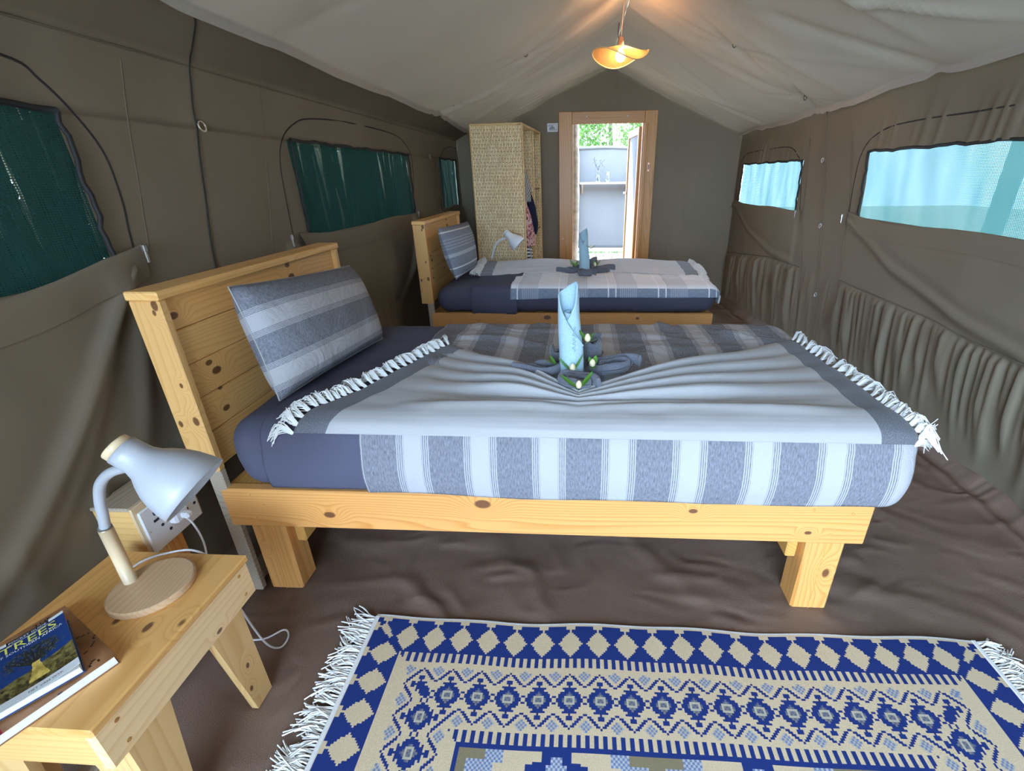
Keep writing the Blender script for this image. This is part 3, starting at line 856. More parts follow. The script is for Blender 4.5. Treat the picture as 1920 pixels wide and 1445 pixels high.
# ---- windows: shade net with black binding, and the lowered canvas flap's lip
def window(n, side, a, b, c, d):
    w = thing('window_%d' % n, (0, 0, 0), kind='structure')
    on = on_left if side < 0 else on_right
    ux = np.linspace(a - 0.09, b + 0.09, 24); uz = np.linspace(c - 0.07, d + 0.06, 10)
    Y, Z = np.meshgrid(ux, uz, indexing='ij')
    base = (XL if side < 0 else XR) + side * 0.032
    if side > 0: xx = right_x(Y, Z) + 0.032
    else: xx = np.full_like(Y, base)
    xx = xx + 0.006 * fbm(Y * 3, Z * 4, n * 7, 2)
    q = grid(np.stack([xx, Y, Z], -1), uv=np.stack([Y, Z], -1))
    obj('net', q, MT['net_l' if side < 0 else 'net_r'], w, smooth=True)
    xf_ = lambda y, z: (float(right_x(np.array(y), np.array(z))) if side > 0 else XL) - side * 0.006
    wob = lambda t, s: 0.006 * math.sin(t * 21 + s) + 0.004 * math.sin(t * 47 + 2 * s)
    pt = [(xf_(y, d), y, d + wob(y, n) * 0.6) for y in np.linspace(a, b, 30)]
    obj('binding', tube(pt, 0.0080, 6), MT['black'], w, smooth=True)
    for e, s in ((a, 1), (b, 2)):
        pt = [(xf_(e, z), e + wob(z * 2, s), z) for z in np.linspace(c - 0.02, d, 16)]
        obj('binding', tube(pt, 0.0070, 6), MT['black'], w, smooth=True)
    # the lip of the flap below, sagging a little between its two zips
    ya, yb = a - 0.10, b + 0.10
    if n == 3: yb = 5.70
    if n == 5: yb = 5.68
    tt = np.linspace(0, 1, 40)
    yy = ya + (yb - ya) * tt
    prof = [(0.030, -0.10), (0.026, -0.05), (0.024, -0.012), (0.020, 0.0), (0.012, -0.004), (0.008, -0.05)]
    zl = lerp_poly([(-0.5, 1.12), (1.02, 1.146), (1.138, 1.16), (1.289, 1.187), (1.44, 1.20)], yy) if n == 1 else c + 0.004 + 0.010 * np.sin(tt * 9 + n)
    zl = zl + 0.020 * (np.abs(tt - 0.5) * 2) ** 6
    P = np.empty((len(yy), len(prof), 3))
    for i, y in enumerate(yy):
        for j, (ox, oz) in enumerate(prof):
            z = zl[i] + oz
            e = on(y, min(z, c - 0.02), 0.0)[0] if j == 0 else None
            bx = (float(right_x(np.array(y), np.array(z))) if side > 0 else XL)
            sw = 1.0 - 0.5 * (abs(tt[i] - 0.5) * 2) ** 4
            P[i, j] = (bx - side * ox * sw, y, z)
        P[i, 0, 0] = on(y, P[i, 0, 2], 0.004)[0]
        P[i, 1, 0] = 0.5 * (P[i, 0, 0] + P[i, 2, 0])
    obj('flap_lip', grid(P), MT['canvas'], w, smooth=True)
    return w
k = 1
for a, b, c, d in WIN_L: window(k, -1, a, b, c, d); k += 1
for a, b, c, d in WIN_R: window(k, 1, a, b, c, d); k += 1

# ---- door frame and the open door leaf
door = thing('door_1', (0.30, YB, 0), kind='structure')
jm = lambda x0, x1, y0, y1, z0, z1, nm, mt: obj(nm, cbox(x0, x1, y0, y1, z0, z1, 0.004), MT[mt], door)
jm(-0.245, -0.100, YB - 0.055, YB - 0.015, -0.02, 2.035, 'jamb', 'jamb_z')
jm(0.685, 0.820, YB - 0.055, YB - 0.015, -0.02, 2.035, 'jamb', 'jamb_z')
jm(-0.100, 0.685, YB - 0.053, YB - 0.015, 1.918, 2.035, 'header', 'jamb_x')
jm(-0.125, -0.088, YB - 0.015, YB + 0.13, -0.02, 1.93, 'inner_jamb', 'jamb_z')
jm(0.672, 0.71, YB - 0.015, YB + 0.13, -0.02, 1.93, 'inner_jamb', 'jamb_z')
jm(0.715, 0.733, YB - 0.066, YB - 0.055, 0.0, 1.91, 'stop_bead', 'jamb_z')
jm(0.742, 0.762, YB - 0.060, YB - 0.055, 1.44, 1.53, 'latch_plate', 'copper')
jm(0.749, 0.757, YB - 0.064, YB - 0.060, 1.46, 1.51, 'latch_hole', 'dark_hole')
for x, z in ((0.06, 1.985), (0.775, 2.01), (-0.20, 0.72), (0.775, 0.80), (0.50, 1.985)):
    obj('screw', xf(lathe([(0.008, 0), (0.008, 0.003), (0.004, 0.005)], 10), rotm('X', PI / 2), (x, YB - 0.054, z)), MT['steel'], door, smooth=True)
LW = 0.74
ang = math.radians(4.0)      # swung out almost square to the wall
lm = np.array([[math.sin(-ang), -math.cos(ang), 0], [math.cos(ang), math.sin(-ang), 0], [0, 0, 1]])
def leaf(nm, u0, u1, z0, z1, t0, t1, mt):
    v, f = cbox(u0, u1, t0, t1, z0, z1, 0.004)
    obj(nm, xf((v, f), lm, (0.665, YB + 0.12, 0)), MT[mt], door)
leaf('leaf_stile', 0.0, 0.065, 0.02, 1.90, -0.02, 0.02, 'jamb_z')
leaf('leaf_stile', LW - 0.065, LW, 0.02, 1.90, -0.02, 0.02, 'jamb_z')
leaf('leaf_rail', 0.065, LW - 0.065, 1.82, 1.90, -0.018, 0.018, 'jamb_x')
leaf('leaf_rail', 0.065, LW - 0.065, 0.02, 0.11, -0.018, 0.018, 'jamb_x')
leaf('leaf_panel', 0.060, LW - 0.060, 0.10, 1.83, -0.006, 0.006, 'door_canvas')
leaf('door_knob', LW - 0.05, LW - 0.025, 1.18, 1.205, 0.02, 0.055, 'steel')

# ---- grey batten on the floor along the left wall
tag(obj('trim_1', cbox(-1.255, -1.195, -0.2, 1.40, 0.0, 0.042, 0.004), MT['batten']), kind='structure')

# ================================================================ soft-goods helpers
def weld(vf, tol=5):
    v = np.round(np.asarray(vf[0], float), tol)
    _, idx, inv = np.unique(v, axis=0, return_index=True, return_inverse=True)
    inv = np.asarray(inv).ravel()
    f = []
    for q in vf[1]:
        g = []
        for i in q:
            k = int(inv[i])
            if not g or g[-1] != k: g.append(k)
        if len(g) > 2 and g[0] == g[-1]: g.pop()
        if len(set(g)) > 2: f.append(g)
    return np.asarray(vf[0], float)[idx], f

def rbox(x0, x1, y0, y1, z0, z1, r, step=0.04, disp=None):
    lo = np.array((x0, y0, z0)); hi = np.array((x1, y1, z1))
    def axis(a, b):
        n = max(2, int(round((b - a - 2 * r) / step)))
        e = r * (1 - np.cos(np.linspace(0, PI / 2, 6)))[:-1] if False else np.linspace(0, r, 6)[:-1]
        return np.concatenate([a + e, np.linspace(a + r, b - r, n + 1), (b - e)[::-1]])
    A = [axis(lo[i], hi[i]) for i in range(3)]
    parts = []
    for ax in range(3):
        o = [i for i in range(3) if i != ax]
        G = np.meshgrid(A[o[0]], A[o[1]], indexing='ij')
        for s in (0, 1):
            P = np.empty(G[0].shape + (3,))
            P[..., o[0]] = G[0]; P[..., o[1]] = G[1]; P[..., ax] = (lo, hi)[s][ax]
            v, f = grid(P)
            flip = (s == 0) ^ (ax == 1)
            parts.append((v, [q[::-1] for q in f] if flip else f))
    v, f = weld(merge(parts))
    q = np.clip(v, lo + r, hi - r)
    d = v - q; L = np.linalg.norm(d, axis=1, keepdims=True)
    n = d / np.maximum(L, 1e-9)
    v = q + n * r
    if disp is not None: v = disp(v, n)
    return v, f

class Cover:
    """surface of a made-up mattress: a rounded section in (y, z) run along x, rounded off at the foot end"""
    def __init__(s, x1, y0, y1, z0, zt, r, R, bulge=0.012):
        a = np.linspace(0, PI / 2, 9)
        nz = 10
        pts = [(y0 - bulge * math.sin(PI * t), z0 + (zt - r - z0) * t) for t in np.linspace(0, 1, nz)]
        pts += [(y0 + r - r * math.cos(t), zt - r + r * math.sin(t)) for t in a[1:]]
        pts += [(y, zt) for y in np.linspace(y0 + r, y1 - r, 60)[1:]]
        pts += [(y1 - r + r * math.sin(t), zt - r + r * math.cos(t)) for t in a[1:]]
        pts += [(y1 + bulge * math.sin(PI * t), zt - r - (zt - r - z0) * t) for t in np.linspace(0, 1, nz)[1:]]
        p = np.array(pts)
        T = np.concatenate([[0], np.cumsum(np.linalg.norm(np.diff(p, axis=0), axis=1))])
        s.t0 = T[nz - 1]                      # t = 0 where the front edge begins to turn over
        s.T = T - s.t0; s.p = p; s.x1, s.R = x1, R
        g = np.gradient(p, T, axis=0); g /= np.linalg.norm(g, axis=1, keepdims=True)
        s.n = np.stack([-g[:, 1], g[:, 0]], 1)
        s.zt, s.y0, s.y1, s.r = zt, y0, y1, r
    def at(s, x, t, off=0.0):
        x = np.asarray(x, float); t = np.asarray(t, float)
        y = np.interp(t, s.T, s.p[:, 0]); z = np.interp(t, s.T, s.p[:, 1])
        ny = np.interp(t, s.T, s.n[:, 0]); nz = np.interp(t, s.T, s.n[:, 1])
        xr = s.x1 - s.R
        ph = np.clip((x - xr) / s.R, 0, PI / 2 * 0.98)
        ext = np.maximum(0, (x - xr) - s.R * PI / 2 * 0.98)
        xo = np.where(x > xr, xr + s.R * np.sin(ph) + off * np.sin(ph), x)
        d = s.R * (1 - np.cos(ph)) + ext
        o = off * np.cos(ph) - d
        return np.stack([xo, y + ny * o, z + nz * o], -1)
    def t_of_y(s, y): return s.r * PI / 2 + (y - (s.y0 + s.r))

def cushion(w, h, thick, mat, name, corners, label, cat, group=None, voff=0.0, puff=0.42, ear=0.03):
    """pillow whose four corner points (bottom-near, bottom-far, top-far, top-near) are given"""
    n = 34
    u = np.linspace(-1, 1, n); U, V = np.meshgrid(u, u, indexing='ij')
    A, B, C, D = [np.array(c, float) for c in corners]
    s = ((U + 1) / 2)[..., None]; t = ((V + 1) / 2)[..., None]
    pin = 0.012
    base = (A * (1 - s) + B * s) * (1 - t) + (D * (1 - s) + C * s) * t
    ctr = (A + B + C + D) / 4
    e1 = (B - A) / np.linalg.norm(B - A); e2 = (D - A) / np.linalg.norm(D - A)
    nrm = np.cross(e1, e2); nrm /= np.linalg.norm(nrm)
    # edges bow in between the corners
    base = base + (-e1 * (np.sign(U) * pin * np.abs(U) ** 3 * (1 - V ** 2))[..., None]) * w + (-e2 * (np.sign(V) * pin * np.abs(V) ** 3 * (1 - U ** 2))[..., None]) * h
    prof = np.power(np.clip(1 - np.abs(U) ** 2.4, 0, 1), puff) * np.power(np.clip(1 - np.abs(V) ** 2.4, 0, 1), puff)
    wr = 0.10 * fbm(U * 2.2, V * 2.2, 71, 3) * prof
    uv = np.stack([U * w / 2, V * h / 2 - voff], -1)
    parts = []
    for sg in (1, -1):
        P = base + nrm * (sg * (thick / 2) * (prof + (wr if sg > 0 else 0)))[..., None]
        v, f, q = grid(P, uv=uv)
        parts.append((v, f if sg > 0 else [k[::-1] for k in f]))
    v, f = merge(parts)
    uvs = np.concatenate([uv.reshape(-1, 2)] * 2)
    o = obj(name, (v, f), mat, None, smooth=True, uv=uvs, loc=tuple(ctr))
    tag(o, label, cat, group)
    # piped edge seam
    ring = np.concatenate([base[:, 0], base[-1, 1:], base[::-1, -1][1:], base[0, ::-1][1:]])
    obj('edge_seam', tube(ring, 0.0022, 5, False), mat, o, smooth=True)
    return o

def fringe_paths(pts, outs, ups, n, per, length, seed, lift=0.0, spread=0.012, curl=0.4, floor_z=None):
    r = np.random.RandomState(seed)
    P = np.asarray(pts); O = np.asarray(outs); L = np.linspace(0, len(P) - 1, n)
    paths = []
    for k in L:
        i = int(min(math.floor(k), len(P) - 2)); f = k - i
        p = P[i] * (1 - f) + P[i + 1] * f; o = O[i] * (1 - f) + O[i + 1] * f
        o = o / np.linalg.norm(o)
        side = P[i + 1] - P[i]; side = side / np.linalg.norm(side)
        lean = r.uniform(-curl, curl); tl = r.uniform(0.6, 1.3); ph = r.uniform(0, 6.3); wv = r.uniform(0.2, 1.0)
        for j in range(per):
            l = length * tl * r.uniform(0.75, 1.15); a = r.uniform(-1, 1) * spread; l2 = lean + r.uniform(-0.3, 0.3)
            up = lift * r.uniform(0.2, 1.5); ph2 = ph + r.uniform(-0.6, 0.6)
            q = []
            for t in np.linspace(0, 1, 6):
                w = p + side * (a * (0.30 + 1.0 * t * t) + l2 * l * t * t + 0.006 * wv * math.sin(5 * t + ph2) * t) + o * l * (t + 0.06 * math.sin(4 * t + ph2))
                w = w + np.array((0, 0, 1)) * (up * math.sin(PI * t) + (r.uniform(-1, 1) * 0.003 if t > 0 else 0))
                if floor_z is not None: w[2] = max(w[2], floor_z)
                q.append(w)
            paths.append(q)
    return paths

# ================================================================ beds
def make_bed(loc, W, label):
    b = thing('bed', loc, label, 'bed', 'pine beds in the tent')
    L = 2.113
    def bx(nm, a, mt, bev=0.004):
        return obj(nm, cbox(*a, bev), MT[mt], b, local=True)
    bx('rail', (0, L, 0, 0.04, 0.306, 0.462), 'oil_x', 0.006)
    bx('rail', (0, L, W - 0.04, W, 0.306, 0.462), 'oil_x', 0.006)
    bx('end_rail', (L - 0.04, L - 0.004, 0.04, W - 0.04, 0.306, 0.456), 'oil_y')
    bx('end_rail', (0.004, 0.04, 0.04, W - 0.04, 0.306, 0.456), 'oil_y')
    bx('base_board', (0.04, L - 0.04, 0.04, W - 0.04, 0.435, 0.458), 'oil_y')
    for x in (0.054, 1.945):
        for y in (0.012, W - 0.112):
            leg = obj('leg', cbox(x, x + 0.122, y, y + 0.10, 0, 0.306, 0.008), MT['oil_z'], b, local=True)
            obj('glue_joint', cbox(x + 0.059, x + 0.0615, y - 0.0006, y + 0.004, 0.004, 0.302, 0.0003), MT['oil_y'], leg, local=True)
    for x in (0.18, 1.905):
        bx('cross_board', (x, x + 0.035, 0.05, W - 0.05, 0.20, 0.306), 'oil_y')
    # headboard
    for y in (0.0, W - 0.028):
        bx('side_board', (-0.063, 0.027, y, y + 0.028, 0.53, 1.098), 'board_z')
        bx('post', (-0.022, 0.027, y + 0.001, y + 0.027, 0, 0.53), 'batten')
    bx('cap', (-0.066, 0.032, -0.004, W + 0.004, 1.098, 1.124), 'plank_y')
    zs = (0.53, 0.655, 0.775, 0.887, 0.998, 1.098)
    for a, c in zip(zs[:-1], zs[1:]):
        bx('plank', (-0.020, 0.007, 0.028, W - 0.028, a + 0.001, c - 0.001), 'plank_y', 0.0025)
    for x, z in ((0.10, 0.443), (0.14, 0.40), (0.10, 0.345), (1.93, 0.44), (2.00, 0.345), (2.05, 0.43)):
        obj('screw_plug', xf(lathe([(0.006, 0), (0.006, 0.0015), (0.003, 0.0022)], 8), rotm('X', PI / 2), (x, 0.0, z)), MT['oil_z'], b, local=True)
    return b

bed1 = make_bed((-1.192, 1.19, 0), 1.03, 'near pine bed with striped bedding and plank headboard beside the rug')
bed2 = make_bed((-1.125, 3.36, 0), 1.03, 'far pine bed with pale bedding standing before the wicker wardrobe')

def mattress(x0, x1, y0, y1, z0, z1, seed, label):
    def disp(v, n):
        s = np.abs(n[:, 1]) + np.abs(n[:, 0])
        k = 0.010 * np.sin(PI * np.clip((v[:, 2] - z0) / (z1 - z0), 0, 1)) * np.clip(s, 0, 1)
        w = 0.006 * fbm(v[:, 0] * 5 + v[:, 2] * 2, v[:, 1] * 3 + v[:, 2] * 9, seed, 3) + 0.004 * ridged(v[:, 0] * 4 + v[:, 1] * 1.5, v[:, 2] * 5 + v[:, 1] * 2, seed + 2, 2) * np.clip(s, 0, 1)
        return v + n * (k + w)[:, None]
    o = obj('mattress', rbox(x0, x1, y0, y1, z0, z1, 0.085, 0.022, disp), MT['sheet'], None, smooth=True, loc=((x0 + x1) / 2, (y0 + y1) / 2, z0))
    return tag(o, label, 'mattress', 'mattresses in slate sheets')
mattress(-1.10, 0.925, 1.175, 2.20, 0.460, 0.720, 5, 'thick mattress in a slate fitted sheet on the near bed')
mattress(-1.065, 0.985, 3.345, 4.37, 0.460, 0.655, 9, 'mattress in a dark slate sheet on the far bed')

# gathered second sheet over the near mattress, between bare sheet and striped cover
def duvet(cv, x0, x1e, t0, t1, mat, name, label, uoff, thick=0.008, nx=150, nt=110, wr=0.004, wseed=3, hem=None, vfrom=None, wrap=None, group=None):
    xs = np.linspace(x0, x1e, nx); ts = np.linspace(t0, t1, nt)
    X, T = np.meshgrid(xs, ts, indexing='ij')
    if hem is not None: T = np.where(T == t0, T, T)
    top = sstep(0.02, 0.2, T)
    off = thick + wr * fbm(X * 4, T * 4, wseed, 4) * (0.5 + top) + 0.5 * wr * ridged(X * 2.5 + T, T * 4, wseed + 4, 3) * (0.3 + top)
    if wrap is not None: off = off + wrap(X, T)
    if hem is not None: T = t0 + hem(X) + (T - t0) * (t1 - t0 - hem(X)) / (t1 - t0)
    P = cv.at(X, T, off)
    uv = np.stack([X - uoff, T - t0], -1)
    c = P.reshape(-1, 3).mean(0); c[2] = P[..., 2].min()
    o = obj(name, grid(P, uv=uv), mat, None, smooth=True, loc=tuple(c))
    sm = o.modifiers.new('cloth_thickness', 'SOLIDIFY'); sm.thickness = 0.007; sm.offset = -1
    return tag(o, label, 'bedspread', group)

cv1 = Cover(0.995, 1.163, 2.225, 0.487, 0.727, 0.075, 0.10, 0.016)
gather = lambda X, T: 0.004 * np.sin(X * 160 + 2 * np.sin(T * 9)) * sstep(-0.1, 0.15, T) * 0 + 0
duvet(cv1, -0.97, -0.60, -0.150, 1.02, MT['sheet'], 'top_sheet', 'dark slate top sheet showing left of the striped cover', 0, 0.004, 60, 110, 0.006, 14)
duvet(cv1, -0.655, 1.13, -0.168, 1.12, MT['duvet'], 'striped_bedspread', 'grey and white striped bedspread draped over the near bed', -0.494, 0.012, 200, 150, 0.005, 3, wrap=lambda X, T: (0.014 * np.maximum(0, ridged(X * 2.6 + fbm(X * 2, T * 2, 61), T * 5 + X, 62, 3) - 0.5) + 0.010 * fbm(X * 5, T * 7, 63, 3)) * sstep(0.30, 0.55, T),
      hem=lambda X: 0.006 * np.sin(X * 9) + 0.012 * sstep(0.2, -0.6, X))
cv2 = Cover(1.02, 3.332, 4.385, 0.47, 0.662, 0.075, 0.09, 0.012)
duvet(cv2, -0.505, 1.12, -0.008, 1.02, MT['duvet2'], 'checked_bedspread', 'pale checked bedspread with blue grey hem on the far bed', -0.30, 0.010, 150, 120, 0.006, 23, wrap=lambda X, T: (0.008 * np.maximum(0, ridged(X * 2.6, T * 6 + X, 65, 3) - 0.5)) * sstep(0.10, 0.2, T),
      hem=lambda X: 0.010 * np.sin(X * 4 + 1) + 0.02 * sstep(0.2, 1.0, X))
duvet(cv2, -0.80, -0.46, -0.155, 1.02, MT['sheet'], 'top_sheet', 'dark slate top sheet gathered between pillow and pale cover on the far bed', 0, 0.004, 60, 90, 0.010, 24)

# ---- fanned throws with tasselled ends
def make_throw(mat, cv, xl0, xl1, xr0, xr1, tf, tb_side, tm_side, tb_mid, tm_mid, xmid, label, pl=5.0, amp=0.020, lift=0.020, seed=1, tf_mid=None, sharp=0.40):
    ns, nt = 190, 130
    s = np.linspace(0, 1, ns); tau = np.linspace(0, 1.06, nt)
    S, U = np.meshgrid(s, tau, indexing='ij')
    Uc = np.clip(U, 0, 1)
    xl = xl0 + (xl1 - xl0) * Uc; xr = xr0 + (xr1 - xr0) * Uc
    X = xl + (xr - xl) * S
    d = np.abs(X - xmid)
    half = np.where(X < xmid, xmid - xl1, xr1 - xmid)
    q = np.clip(d / half, 0, 1.15)
    prof = np.clip(q, 0, 1) ** 0.9
    u0 = 0.42                                   # flat front part; beyond it the pleats fan out from one point
    side_t = np.where(X < xmid, tb_side[0], tb_side[1])
    tb = tb_mid + (side_t - tb_mid) * prof
    tf_ = tf if tf_mid is None else tf_mid + (tf - tf_mid) * np.clip(q, 0, 1) ** 0.8
    tm = tm_mid + (tm_side - tm_mid) * prof
    T = np.where(Uc < u0, tf_ + (tm - tf_) * Uc / u0, tm + (tb - tm) * (Uc - u0) / (1 - u0))
    ph = pl * (Uc - u0) / (1 - u0) + (0.16 * fbm(X * 1.6, U * 2.0, seed, 2)) * sstep(0.05, 0.4, q)
    wave = np.where(Uc > u0, 0.5 - 0.5 * np.cos(2 * PI * ph), 0)
    wave = 1 - (1 - wave) ** 1.7
    A = amp * (0.30 + 0.75 * np.exp(-((q - 0.36) / 0.30) ** 2)) * sstep(1.22, 0.72, q)
    off = 0.026 + A * wave + lift * sstep(u0, 1.0, Uc) * np.exp(-((q - 0.40) / 0.32) ** 2) + 0.006 * fbm(X * 5, U * 5, seed + 3, 3)
    off = off + 0.016 * np.exp(-((Uc - 0.25 - 0.05 * np.sin(X * 4 + 1)) / 0.055) ** 2) * sstep(1.1, 0.3, np.abs(q - 0.45) * 1.6)
    off = off + 0.012 * np.exp(-((Uc - 0.36 - 0.02 * np.sin(X * 7)) / 0.03) ** 2) * np.exp(-(q / 0.5) ** 2)
    end = np.clip((U - 1) / 0.06, 0, 1)
    off = off * (1 - end) + 0.012 * end
    T = T - end * 0.004
    off = np.where(Uc < 0.05, 0.016 + (off - 0.016) * Uc / 0.05, off)
    P = cv.at(X, T, off)
    L = 1.80
    uv = np.stack([S * L, U * 1.2], -1)
    c = P.reshape(-1, 3).mean(0); c[2] = P[..., 2].min()
    o = obj('fringed_throw', grid(P, uv=uv), mat, None, smooth=True, loc=tuple(c))
    sm = o.modifiers.new('cloth_thickness', 'SOLIDIFY'); sm.thickness = 0.005; sm.offset = -1
    tag(o, label, 'throw', 'fringed throws on the beds')
    for e, sg in ((0, -1), (-1, 1)):
        edge = P[e, :int(nt * 0.94)]; inn = P[e + (3 if e == 0 else -3), :int(nt * 0.94)]
        out = edge - inn
        out = out / np.linalg.norm(out, axis=1, keepdims=True)
        if e == 0: out[:, 2] = np.minimum(out[:, 2], -0.02)
        else: out[:, 2] = np.clip(out[:, 2], -0.7, 0.0)
        paths = fringe_paths(edge, out, None, 26, 26, 0.060, seed + e, 0.024, 0.017, 1.0)
        if e == 0:
            lim = cv.zt + 0.004
            paths = [[np.array((w[0], w[1], max(w[2], lim if w[1] > cv.y0 + cv.r else w[2]))) for w in q] for q in paths]
        tag(obj('fringe', strands(paths, 0.0014), MT['fringe'], o), kind='stuff')
    return o, P

throw1, P1 = make_throw(MT['throw'], cv1, -0.86, -0.55, 0.955, 0.905, 0.042, (cv1.t_of_y(1.83), cv1.t_of_y(1.92)), cv1.t_of_y(1.37), cv1.t_of_y(1.345), cv1.t_of_y(1.285), 0.0,
                        'pale grey fringed throw with charcoal ends fanned over the near bed', 4.0, 0.032, 0.010, 1)
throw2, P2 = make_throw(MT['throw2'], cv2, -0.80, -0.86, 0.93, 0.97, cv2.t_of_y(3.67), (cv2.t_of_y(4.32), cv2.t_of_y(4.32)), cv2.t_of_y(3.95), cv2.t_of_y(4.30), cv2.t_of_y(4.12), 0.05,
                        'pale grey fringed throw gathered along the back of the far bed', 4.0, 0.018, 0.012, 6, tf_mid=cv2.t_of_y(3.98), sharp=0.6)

# ---- pillows
cushion(0.72, 0.52, 0.21, MT['pillow'], 'pillow', ((-0.957, 1.273, 0.752), (-0.87, 1.90, 0.752), (-1.06, 2.10, 1.035), (-1.085, 1.36, 1.10)),
        'grey pillow with broad white stripes leaning on the near headboard', 'pillow', voff=0.085)
cushion(0.72, 0.50, 0.17, MT['pillow2'], 'pillow', ((-0.945, 3.50, 0.685), (-0.90, 4.02, 0.685), (-1.00, 4.26, 1.045), (-1.035, 3.46, 1.065)),
        'blue grey pillow with thin white lines leaning on the far headboard', 'pillow', puff=0.5)

# ---- rolled towels, folded petals and leaf sprigs
def rolled_towel(loc, label):
    n, m = 150, 26
    th = np.linspace(0, 2 * PI * 2.65, n)
    a0 = math.radians(330) - th[-1]          # outer edge ends at the front right
    P = np.empty((n, m, 3))
    for i, t in enumerate(th):
        ang = a0 + t; rest = th[-1] - t
        r0 = 0.016 + 0.0112 * t / (2 * PI)
        deg = math.degrees(rest)
        H = float(np.interp(deg, [0, 60, 150, 185, 215, 250, 300, 345, 380, 420, 465, 520, 2000],
                                 [0.118, 0.185, 0.287, 0.294, 0.302, 0.318, 0.330, 0.308, 0.268, 0.225, 0.19, 0.225, 0.25]))
        for j, v in enumerate(np.linspace(0, 1, m)):
            z = H * v
            k = z / 0.33
            r = r0 * (1.10 - 0.30 * k - 0.9 * max(0, k - 0.86)) + 0.002 * math.sin(ang * 3 + z * 20)
            P[i, j] = (r * math.cos(ang) * 0.98 + 0.0 - 0.012 * k, r * math.sin(ang), z)
    o = obj('rolled_towel', grid(P), MT['towel_blue'], None, smooth=True, local=True)
    o.location = loc
    sm = o.modifiers.new('towel_thickness', 'SOLIDIFY'); sm.thickness = 0.0060; sm.offset = 0
    # stitched hem along the slanting outer edge
    hem = [P[i, -1] * np.array((1.03, 1.03, 1)) for i in range(n - 1, n - 40, -1)]
    obj('hem', tube(hem, 0.0030, 6), MT['towel_blue'], o, smooth=True, local=True)
    # raised stitching that runs up the front
    st = []
    for k in np.linspace(0, 1, 40):
        a = math.radians(283 + 7 * math.sin(k * 34)); z = 0.105 + 0.085 * k
        st.append((0.0492 * math.cos(a) - 0.012 * z / 0.33 * 0.9, 0.0492 * math.sin(a), z))
    obj('stitching', tube(st, 0.0013, 5), MT['towel_blue'], o, smooth=True, local=True)
    return tag(o, label, 'towel', 'light blue rolled towels')

def ribbon(path, hh, ht):
    """thick standing strip of cloth along a path"""
    p = np.array(path, float); n = len(p)
    T = np.gradient(p, axis=0); T[:, 2] = 0; T /= np.maximum(np.linalg.norm(T, axis=1, keepdims=True), 1e-9)
    N = np.stack([-T[:, 1], T[:, 0], 0 * T[:, 0]], 1)
    k = 10
    hh = np.broadcast_to(hh, (n,)); ht = np.broadcast_to(ht, (n,))
    P = np.empty((n, k, 3))
    for j in range(k):
        a = 2 * PI * j / k
        c, s = math.cos(a), math.sin(a)
        c = math.copysign(abs(c) ** 0.8, c)
        P[:, j] = p + N * (ht * c)[:, None] + np.array((0, 0, 1)) * (hh * (1 + s))[:, None]
    v, f = grid(P, wv=True)
    f = [q[::-1] for q in f]
    f.append(list(range(k))); f.append([(n - 1) * k + i for i in range(k)][::-1])
    return v, f

def petal_scroll(L, Wd, turns=1.35, start=0.0):
    """scroll of towelling: an oval that winds in, drawn out to a point at its far end"""
    pts = []
    N = 70
    for i in range(N):
        t = i / (N - 1)
        a = start + 2 * PI * turns * t
        k = 1 - 0.62 * t
        x = 0.5 * L * k * math.cos(a); y = 0.5 * Wd * k * math.sin(a)
        x += 0.16 * L * (max(0, math.cos(a)) ** 6) * k
        pts.append((x, y, 0.004 * math.sin(3 * a)))
    return pts

def towel_flower(loc, label, s=1.0):
    t = thing('folded_towel', loc, label, 'towel', 'charcoal towels folded like flowers')
    def petal(cx, cy, ang, L, Wd, hh, turns=1.35, dz=0.0, tilt=0.0):
        v, f = ribbon(petal_scroll(L, Wd, turns), np.linspace(hh, hh * 0.85, 70), 0.0085 * s)
        m = rotm('Z', ang) @ rotm('Y', tilt)
        v = v @ m.T + np.array((cx, cy, dz))
        o = obj('petal', (v, f), MT['towel_grey'], t, smooth=True, local=True)
        dish = lathe([(0.0, 0.004), (0.30, 0.006), (0.46, 0.016), (0.5, 0.02)], 20, False)
        dv = dish[0] * np.array((L, Wd, 1.0))
        obj('petal_base', (dv @ m.T + np.array((cx, cy, dz)), dish[1]), MT['towel_grey'], o, smooth=True, local=True)
    petal(0.0 * s, -0.115 * s, math.radians(-20), 0.125 * s, 0.085 * s, 0.021 * s, 1.6)
    petal(0.125 * s, 0.02 * s, math.radians(14), 0.17 * s, 0.10 * s, 0.022 * s, 1.5, 0.0, -0.06)
    petal(-0.115 * s, 0.00 * s, math.radians(186), 0.16 * s, 0.085 * s, 0.019 * s, 1.3, 0.0, -0.05)
    petal(0.070 * s, 0.125 * s, math.radians(66), 0.11 * s, 0.065 * s, 0.042 * s, 1.2, 0.004)
    petal(-0.055 * s, 0.12 * s, math.radians(120), 0.10 * s, 0.06 * s, 0.022 * s, 1.2, 0.0)
    return t

def leaf_mesh(L, W, bend=0.25):
    n, m = 9, 5
    P = np.empty((n, m, 3))
    for i, u in enumerate(np.linspace(0, 1, n)):
        w = W * 0.5 * math.sin(PI * min(1, u * 0.97 + 0.03)) ** 0.75
        for j, q in enumerate(np.linspace(-1, 1, m)):
            P[i, j] = (u * L, q * w, bend * L * u * u + 0.18 * abs(q) * w)
    return grid(P)

